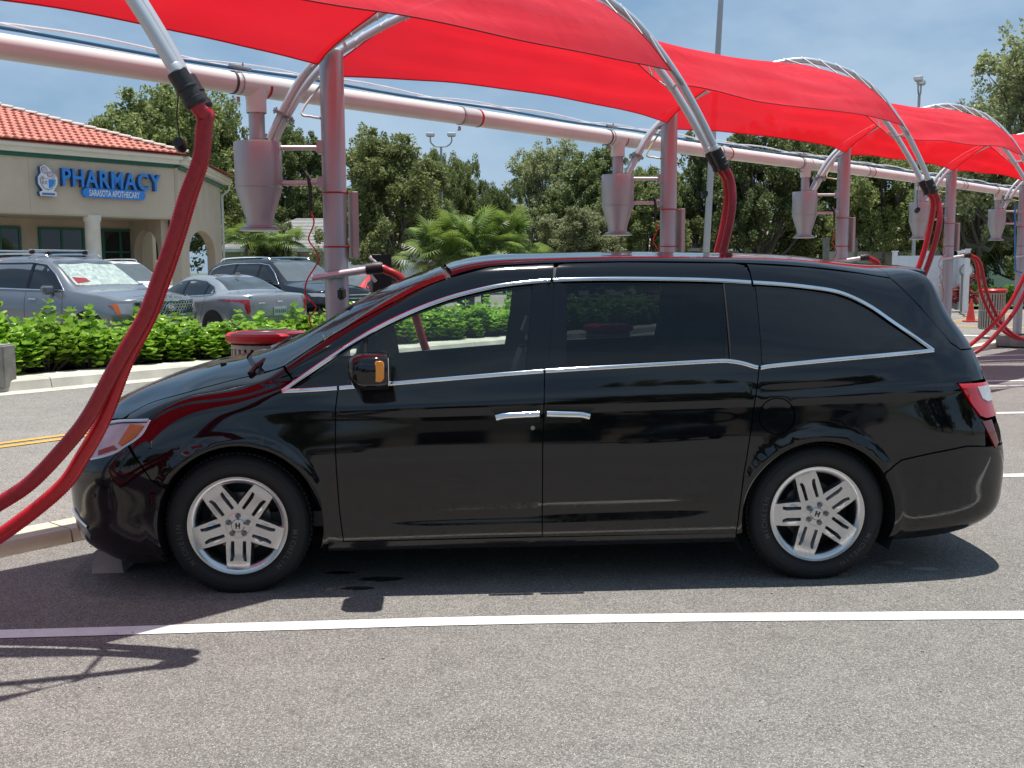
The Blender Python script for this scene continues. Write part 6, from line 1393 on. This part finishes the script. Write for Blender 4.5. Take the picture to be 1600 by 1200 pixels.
# sign
sb = M('sign_blue', (.035,.26,.74), .35); sbd = M('sign_blue_return', (.014,.10,.30), .4); sw_m = M('sign_white', (.80,.82,.84), .4); spink = M('sign_pale_pink', (.66,.50,.52), .5); sgrey = M('sign_grey_line', (.25,.26,.33), .5)
sg = empty('pharmacy_sign', rn(NF-.01, tpx(60, NF), 3.9), 0, 'blue channel letter sign reading PHARMACY with a mortar and pestle mark on the tan wall', 'sign')
sg_i = sg.location.copy()
FR = Matrix((tuple(ROW), (0,0,1), tuple(-ROWN))).transposed()      # text x along row, y up, z out of the wall
def onwall(px, py):
    t = tpx(px, NF); P0 = rn(NF, t); return t, at(px, py, P0.y).z
tP, zP = onwall(106, 289); tY, zY = onwall(257, 299); tt0, zt0 = onwall(106, 262)
def letters(s, t0, t1, zb, hgt, depth, mat, matr, bold, name):
    glyph = []; x = 0
    for ch in s:
        V, F = text_mesh(ch, 1.0, 0, 'LEFT', bold); 
        if not V: x += .30; continue
        xs = [v.x for v in V]; glyph.append((ch, V, F, x-min(xs), max(xs)-min(xs))); x += max(xs)-min(xs)+.085
    W = x-.085; sx = (t1-t0)/W; capH = .70; sz = hgt/capH
    for ch, V, F, off, w in glyph:
        mb = MB(); fr = []
        loc = lambda v, d: rn(NF, t0+(v.x+off)*sx, zb+v.y*sz)-ROWN*d-sg_i
        n_ = len(V); V3 = [loc(v, depth) for v in V]+[loc(v, .02) for v in V]
        cnt = {}
        for f in F:
            for u, v in zip(f, f[1:]+f[:1]): cnt[(u, v)] = 1
        side = [(u, v, v+n_, u+n_) for (u, v) in cnt if (v, u) not in cnt]
        o = mesh(name, V3, [tuple(f) for f in F], sg, mat); mesh('letter_return', V3, side, o, matr)
hP = zt0-zP
letters('PHARMACY', tP, tY, zP-.02, hP, .22, sb, sbd, .022, 'letter')
ta, za = onwall(137, 307); tb, zb_ = onwall(233, 311); hz = (onwall(137, 292)[1]-za)
pill = [(ta+hz/2+hz/2*math.cos(a), hz/2*math.sin(a)) for a in np.linspace(PI/2, 1.5*PI, 10)]+[(tb-hz/2+hz/2*math.cos(a), hz/2*math.sin(a)) for a in np.linspace(-PI/2, PI/2, 10)]
zc = za+hz*.42
o = MB().prism([(x, y) for x, y in pill], .16, M=FR, c=rn(NF,0,zc)-ROWN*.02-sg_i).build('sign_pill', sb, sg, ang=30)
V, F = text_mesh('SARASOTA APOTHECARY', 1, 0, 'LEFT', .022); xs = [v.x for v in V]; sx = (tb-ta-.45)/max(xs)
mesh('pill_lettering', [rn(NF, ta+.22+v.x*sx, zc-.36*hz*.92+v.y*hz*.92)-ROWN*.19-sg_i for v in V], F, o, sw_m)
# mortar and pestle mark
tm, zm = onwall(83, 283)
def blob(pts, d0, d1, mat, name, par): return MB().prism(pts, d1-d0, M=FR, c=rn(NF, tm, zm)-ROWN*d0-sg_i).build(name, mat, par, ang=30)
S_ = (onwall(83,258)[1]-onwall(83,306)[1])/1.12
def sc(P_): return [(x*S_, y*S_) for x, y in P_]
def ell(cx, cy, rx, ry, n=20, rot=0): return [(cx+rx*math.cos(a)*math.cos(rot)-ry*math.sin(a)*math.sin(rot), cy+rx*math.cos(a)*math.sin(rot)+ry*math.sin(a)*math.cos(rot)) for a in np.linspace(0, 2*PI, n+1)[:-1]]
outl = [(-.30,-.56),(.30,-.56),(.33,-.42),(.20,-.36),(.36,-.12),(.38,.12),(.30,.24),(.22,.30),(.06,.48),(-.10,.58),(-.26,.50),(-.24,.28),(-.36,.12),(-.36,-.12),(-.20,-.36),(-.33,-.42)]
mk = blob(sc(outl), .02, .20, sbd, 'mark_return', sg); blob(sc(outl), .201, .215, sw_m, 'mark_face', mk)
bowl = [(-.30,.08),(.30,.08),(.28,-.10),(.16,-.28),(0,-.34),(-.16,-.28),(-.28,-.10)]
blob(sc(bowl), .216, .224, sgrey, 'mark_bowl_line', mk); blob(sc([(x*.90, y*.90-.005) for x, y in bowl]), .2245, .230, sw_m, 'mark_bowl', mk); blob(sc([(.02,.05),(.26,.05),(.24,-.09),(.13,-.24),(.02,-.27)]), .2305, .236, sb, 'mark_bowl_fill', mk)
blob(sc([(-.24,-.52),(.24,-.52),(.24,-.44),(-.24,-.44)]), .216, .224, M('mark_base_blue', (.10,.20,.42), .5), 'mark_base', mk)
blob(sc(ell(-.11,.38,.11,.14,18,.5)), .216, .224, sgrey, 'mark_pill', mk); blob(sc(ell(-.11,.38,.085,.115,18,.5)), .2245, .230, spink, 'mark_pill_fill', mk)
blob(sc(ell(.10,.24,.13,.10,18,.3)), .216, .224, sgrey, 'mark_pill', mk); blob(sc(ell(.10,.24,.105,.075,18,.3)), .2245, .230, spink, 'mark_pill_fill', mk)
blob(sc([(.16,.10),(.30,.26),(.34,.22),(.21,.08)]), .2255, .232, spink, 'mark_pestle', mk)
blob(sc(ell(-.20,.09,.085,.085)), .2305, .236, spink, 'mark_cross_disc', mk)
for w_, h_ in ((.09,.028),(.028,.09)): blob(sc([(-.20-w_/2,.09-h_/2),(-.20+w_/2,.09-h_/2),(-.20+w_/2,.09+h_/2),(-.20-w_/2,.09+h_/2)]), .2365, .239 if w_ > h_ else .2385, sgrey, 'mark_cross', mk)
V, F = text_mesh('RX', .17*S_, 0, 'CENTER', .003); mesh('mark_letters', [rn(NF, tm-.13*S_+v.x, zm-.13*S_+v.y)-ROWN*.238-sg_i for v in V], F, mk, sgrey)

# ------------------------------------------------------------------ houses, walls and fences beyond
def house(loc, yaw, w, d, wall_h, roof_h, wallm, roofm, label, garage=True):
    o = empty('house', loc, yaw, label, 'house')
    MB().box((0,0,wall_h/2), (w,d,wall_h)).build('wall', wallm, o, smooth=False)
    ov = .6; a, b = w/2+ov, d/2+ov; r_ = MB(); z = wall_h
    Vr = [(-a,-b,z),(a,-b,z),(a,b,z),(-a,b,z),(-a+b*.9,0,z+roof_h),(a-b*.9,0,z+roof_h)]
    r_.add(Vr, [(0,1,5,4),(1,2,5),(2,3,4,5),(3,0,4),(3,2,1,0)]); rf = r_.build('roof', roofm, o, smooth=False)
    for k in range(9):                                         # shingle courses on the front slope
        f = (k+.5)/9; y = -b*(1-f); zz = z+roof_h*f; x = a-(b*.9)*f
        MB().box((0,y-.01,zz+.015), (2*x-.1,.03,.012)).build('shingle_course', roofm, rf, smooth=False)
    MB().box((0,-b,z-.06),(2*a,.06,.20)).build('fascia', wht_m, o, smooth=False)
    for x in (-w*.30, w*.02):
        f = MB().box((x,-d/2-.02,1.35),(1.3,.08,1.1)).build('window', wht_m, o, smooth=False); MB().box((x,-d/2-.045,1.35),(1.1,.06,.9)).build('pane', store_gl, f, smooth=False)
    if garage:
        g_ = MB().box((w*.30,-d/2-.03,1.05),(2.6,.08,2.1)).build('garage_door', wht_m, o, smooth=False)
        for k in range(4): MB().box((w*.30-.9+k*.6,-d/2-.075,1.75),(.42,.02,.26)).build('garage_pane', store_gl, g_, smooth=False)
        for k in range(3): MB().box((w*.30,-d/2-.075,.4+k*.45),(2.5,.012,.02)).build('panel_line', stucco_d, g_, smooth=False)
    return o
grey_roof = M('grey_shingle', (.24,.235,.23), .9, noise_=(3,.2), bump=(30,.01)); pink_roof = M('faded_pink_tile_roof', (.42,.30,.26), .9, noise_=(3,.2)); wall_g = M('pale_green_house_wall', (.42,.42,.33), .9)
c = at(530, 415, 60); house((c.x, 63, .1), .10, 13, 8, 2.75, 1.9, M('pale_house_wall', (.50,.49,.43), .9), grey_roof, 'low house with a grey shingle roof and white garage door behind the black SUV')
c = at(1165, 415, 64); house((c.x, 66, .3), -.1, 13, 8, 2.5, 1.7, wall_g, pink_roof, 'low green walled house with a faded pinkish roof between the leaning pole and third canister')
o = empty('awning', tuple(at(1165, 395, 58).xy)+(.3,), 0, 'small white awning on posts in front of the green walled house', 'awning')
MB().box((0,0,2.28),(2.2,1.6,.14)).build('awning_top', wht_m, o, bevel=.03)
for x in (-1,1): MB().box((x,-.7,1.1),(.07,.07,2.2)).build('post', wht_m, o, smooth=False)
def wall_run(name, A, B, h, th, mat, label, cat, panel=0, postm=None, post=.14, ph_=None, zb=.1):
    A = Vector((*A,0)); B = Vector((*B,0)); d = (B-A); L_ = d.length; d.normalize(); o = empty(name, (A.x, A.y, zb), math.atan2(d.y, d.x), label, cat); n = max(1, int(round(L_/(panel or L_)))); w = L_/n
    for k in range(n): MB().box((w*(k+.5),0,h/2),(w-(post if postm else .02),th,h)).build('fence_panel' if panel else 'wall_panel', mat, o, smooth=False)
    if postm:
        for k in range(n+1):
            p_ = MB().box((w*k,0,(ph_ or h+.1)/2),(post,post,(ph_ or h+.1))).build('post', postm, o, smooth=False); zt = (ph_ or h+.1)
            MB().prism([(-post*.65,-post*.65),(post*.65,-post*.65),(post*.65,post*.65),(-post*.65,post*.65)], .05, c=(w*k,0,zt)).build('post_cap', postm, p_, smooth=False)
    return o
vinyl = M('white_vinyl', (.76,.77,.78), .4)
def gp(px, Y): return tuple(at(px, 410, Y).xy)
wall_run('vinyl_fence', gp(1398, 38), gp(1500, 38.5), 1.95, .05, vinyl, 'white vinyl fence with capped posts just beyond the minivan tail', 'fence', 1.15, vinyl, ph_=2.08)
wall_run('vinyl_gate', gp(1500, 38.4), gp(1512, 34.5), 1.95, .05, vinyl, 'white vinyl fence return running toward the camera beside the pole', 'fence', 1.9, vinyl, ph_=2.08)
wall_run('block_wall', gp(1290, 50), gp(1420, 52), 2.3, .2, M('beige_block_wall', (.42,.40,.34), .9, noise_=(2,.15)), 'beige block wall behind the roof of the minivan, left of the white fence', 'wall', 2.0, conc_dark, .22, 2.9)
wall_run('green_fence', gp(1500, 62), gp(1720, 66), 1.8, .06, M('grey_green_fence_panel', (.38,.43,.37), .6), 'pale grey green fence beyond the grass at the right edge', 'fence', 2.4, M('fence_post_green', (.33,.37,.32), .6))
wall_run('screen_wall', gp(1375, 72), gp(1760, 78), 3.6, .15, M('dark_grey_siding', (.13,.135,.14), .8, noise_=(.8,.1)), 'dark grey windowless building wall far back at the right', 'building', 4.0)
wall_run('panel_fence', gp(545, 44), gp(590, 44), 1.75, .05, vinyl, 'white panel fence right of the nearest pole, behind the red car', 'fence', 1.2, vinyl)
g = mesh('lawn', [Vector((*gp(1495, 40),.12)), Vector((*gp(1800, 40),.12)), Vector((*gp(1800, 66),.14)), Vector((*gp(1470, 62),.14))], [(0,1,2,3)], None, grass_m); tag(g, kind='structure')
g = mesh('lawn', [(-40,44.5,.06),(30,44.5,.06),(45,110,.06),(-60,110,.06)], [(0,1,2,3)], None, grass_m); tag(g, kind='structure')
# low hedge on the lawn
rs_ = np.random.default_rng(4)
for k in range(7):
    c = at(1508+k*24, 425, 46); V, F = leaf_cloud(np.array([[rs_.uniform(-.55,.55), rs_.uniform(-.3,.3), rs_.uniform(.1,.55)] for _ in range(12)]), .25, 70, .09, rs_)
    me = fast_mesh('foliage', V, F); me.materials.append(clusia); o = empty('low_shrub', (c.x, 46, .12), 0, 'low trimmed green shrub on the lawn '+['beside the white fence','behind the round gauge','behind the red cone','left of the pale trash bin','behind the pale trash bin','right of the pale trash bin','farthest right of the row'][k], 'shrub', 'low shrubs on the far lawn'); q = link('foliage', me, o); q['kind'] = 'stuff'
# traffic cone, round gauge on its post, flowers
c = at(1517, 488, 31); o = empty('traffic_cone', (c.x, 31, .0), 0, 'red traffic cone standing on the lane beyond the minivan tail', 'traffic cone')
cm = M('cone_red', (.62,.045,.03), .5); MB().box((0,0,.02),(.36,.36,.04)).build('base', cm, o, bevel=.01); MB().lathe([(.135,.04),(.025,.70),(.0,.70)], n=24, cap=False).build('cone', cm, o)
c = at(1506, 465, 36); o = empty('tyre_air_gauge', (c.x, 36, .1), 0, 'round white faced air gauge on a grey post beyond the red cone', 'air gauge')
MB().box((0,0,.62),(.20,.16,1.24)).build('post', conc_dark, o, bevel=.02); Rg = Matrix.Rotation(PI/2, 3, 'X')
MB().lathe([(0,0),(.24,0),(.24,.10),(.19,.10),(.19,.08)], (0,-.05,1.42), 28, Rg, cap=False).build('dial_case', steel2, o); MB().lathe([(.19,.0),(0,.0)], (0,-.14,1.42), 28, Rg, cap=False).build('dial_face', sw_m, o)
MB().box((-.05,-.145,1.43),(.03,.006,.10)).build('dial_mark', sgrey, o); MB().box((.05,-.145,1.43),(.03,.006,.10)).build('dial_mark', sgrey, o)
fl = leaf_mat('red_ground_flowers', (.20,.03,.03), (.42,.10,.08), .6, .2)
c = at(1497, 440, 38); V, F = leaf_cloud(np.array([[rs_.uniform(-.5,.6), rs_.uniform(-.3,.3), rs_.uniform(.1,1.2)] for _ in range(14)]), .22, 60, .08, rs_); me = fast_mesh('foliage', V, F); me.materials.append(fl)
o = empty('flowering_shrub', (c.x, 38, .1), 0, 'reddish flowering shrub behind the round air gauge', 'shrub'); q = link('foliage', me, o); q['kind'] = 'stuff'
# blue pipe by the farthest station
b = base(5); MB_ = MB().tube([tuple(at(1586,318,b.y-.3)), tuple(at(1586,418,b.y-.3)), tuple(at(1588,424,b.y-.3)), tuple(at(1597,426,b.y-.3))], .018, 8); tag(MB_.build('blue_pipe', M('blue_pipe_paint', (.04,.20,.45), .4), None), 'thin blue drop pipe beside the station at the right edge', 'pipe')

# ------------------------------------------------------------------ light poles
lp = M('galvanised_pole', (.42,.43,.42), .45, .5, noise_=(2,.1)); lampm = M('lamp_housing_white', (.74,.75,.76), .35)
a = at(1103, 400, 27); t = at(1127, -10, 27); o = empty('light_pole', (a.x, 27, 0), 0, 'tall grey light pole leaning slightly, behind the second and third stations', 'light pole')
d = (t-a); base_p = a-d*(a.z/d.z); top = base_p+d*1.9*(a.z*0+1)
MB().tube([base_p-Vector((a.x,27,0)), t-Vector((a.x,27,0)), t+d*.35-Vector((a.x,27,0))], [.098,.068,.055], 14).build('shaft', lp, o)
MB().box(tuple(base_p-Vector((a.x,27,-.35))), (.5,.5,.7)).build('footing', conc_dark, o, bevel=.03)
MB().box(tuple(t+d*.35-Vector((a.x,27,-.05))), (1.2,.4,.15)).build('lamp_head', lampm, o, bevel=.03)
def twin(px, py, Y, label, rot=0):
    c = at(px, py, Y); o = empty('street_lamp', (c.x, Y, 0), rot, label, 'street lamp'); z = c.z
    MB().tube([(0,0,0),(0,0,z-.55)], [.09,.055], 10).build('pole', lp, o); ar = .52
    MB().tube(catmull([(-ar,0,z-.02),(-ar*.98,0,z-.30),(-ar*.6,0,z-.50),(0,0,z-.53),(ar*.6,0,z-.50),(ar*.98,0,z-.30),(ar,0,z-.02)], 6), .035, 8).build('arm', lp, o)
    for s in (-1, 1): h_ = MB().box((s*ar,0,z+.06),(.42,.34,.17)).build('lamp_head', lampm, o, bevel=.03); MB().box((s*ar,0,z-.035),(.34,.26,.02)).build('lens', M('lamp_lens', (.5,.5,.48), .2), h_)
twin(689, 212, 52, 'twin-headed street lamp rising above the oaks left of centre')
twin(1437, 128, 44, 'twin-headed street lamp above the red canopies at right', 1.1)

# ------------------------------------------------------------------ behind the camera: what the glossy paint mirrors
o = empty('strip_mall', (2,-34,0), 0, 'low tan shop building across the lot behind the camera', 'building')
MB().box((0,-4,2.3),(46,8,4.6)).build('wall', stucco, o, smooth=False); MB().box((0,-.1,4.2),(46.4,.5,.9)).build('fascia', cream, o, smooth=False)
for k in range(9): f = MB().box((-20+k*5,.03,1.4),(3.2,.08,2.3)).build('window', green_t, o, smooth=False); MB().box((-20+k*5,.06,1.4),(3.0,.08,2.1)).build('pane', store_gl, f, smooth=False)
for k, (x, y, s) in enumerate([(-24,-22,1.0),(-15,-25,.9),(-6,-26,.8),(9,-24,1.05),(17,-22,.9),(27,-20,1.0),(-34,-16,1.1),(36,-12,1.1)]):
    tree('oak_tree', (1,2,4)[k % 3], (x, y, 0), (s*.8, s*.8), k*1.3, oak_d, ['first','second','third','fourth','fifth','sixth','seventh','eighth'][k]+' oak of the row across the lot behind the camera, counted from the left', **KW[(1,2,4)[k % 3]])
for k, (x, pnt, tb) in enumerate([(-9, white_car, SUVT), (-2.5, taupe_car, SEDT), (6.5, dark_paint, SEDT), (13, silver_paint, SUVT)]):
    make_car('parked_car', tb, pnt, (x,-17,0), PI/2, ['white SUV','taupe sedan','black sedan','silver SUV'][k]+' parked across the lot behind the camera', 'car', kind='suv' if tb is SUVT else 'sedan', wb=2.9 if tb is SUVT else 2.84)
# flecks of leaf litter and pebbles on the near asphalt
pb = MB(); rs = random.Random(9)
for k in range(260):
    x, y = rs.uniform(-3.5, 4.5), rs.uniform(2.2, 7.5); r = rs.uniform(.002,.006); a = rs.uniform(0, 6.3)
    pb.box((x, y, r*.5), (r*2, r*1.3, r), a)
tag(pb.build('grit', M('loose_grit', (.30,.28,.25), .9, noise_=(9,.5)), None, smooth=False), 'loose grit and tiny pebbles scattered on the near asphalt', 'grit', kind='stuff')
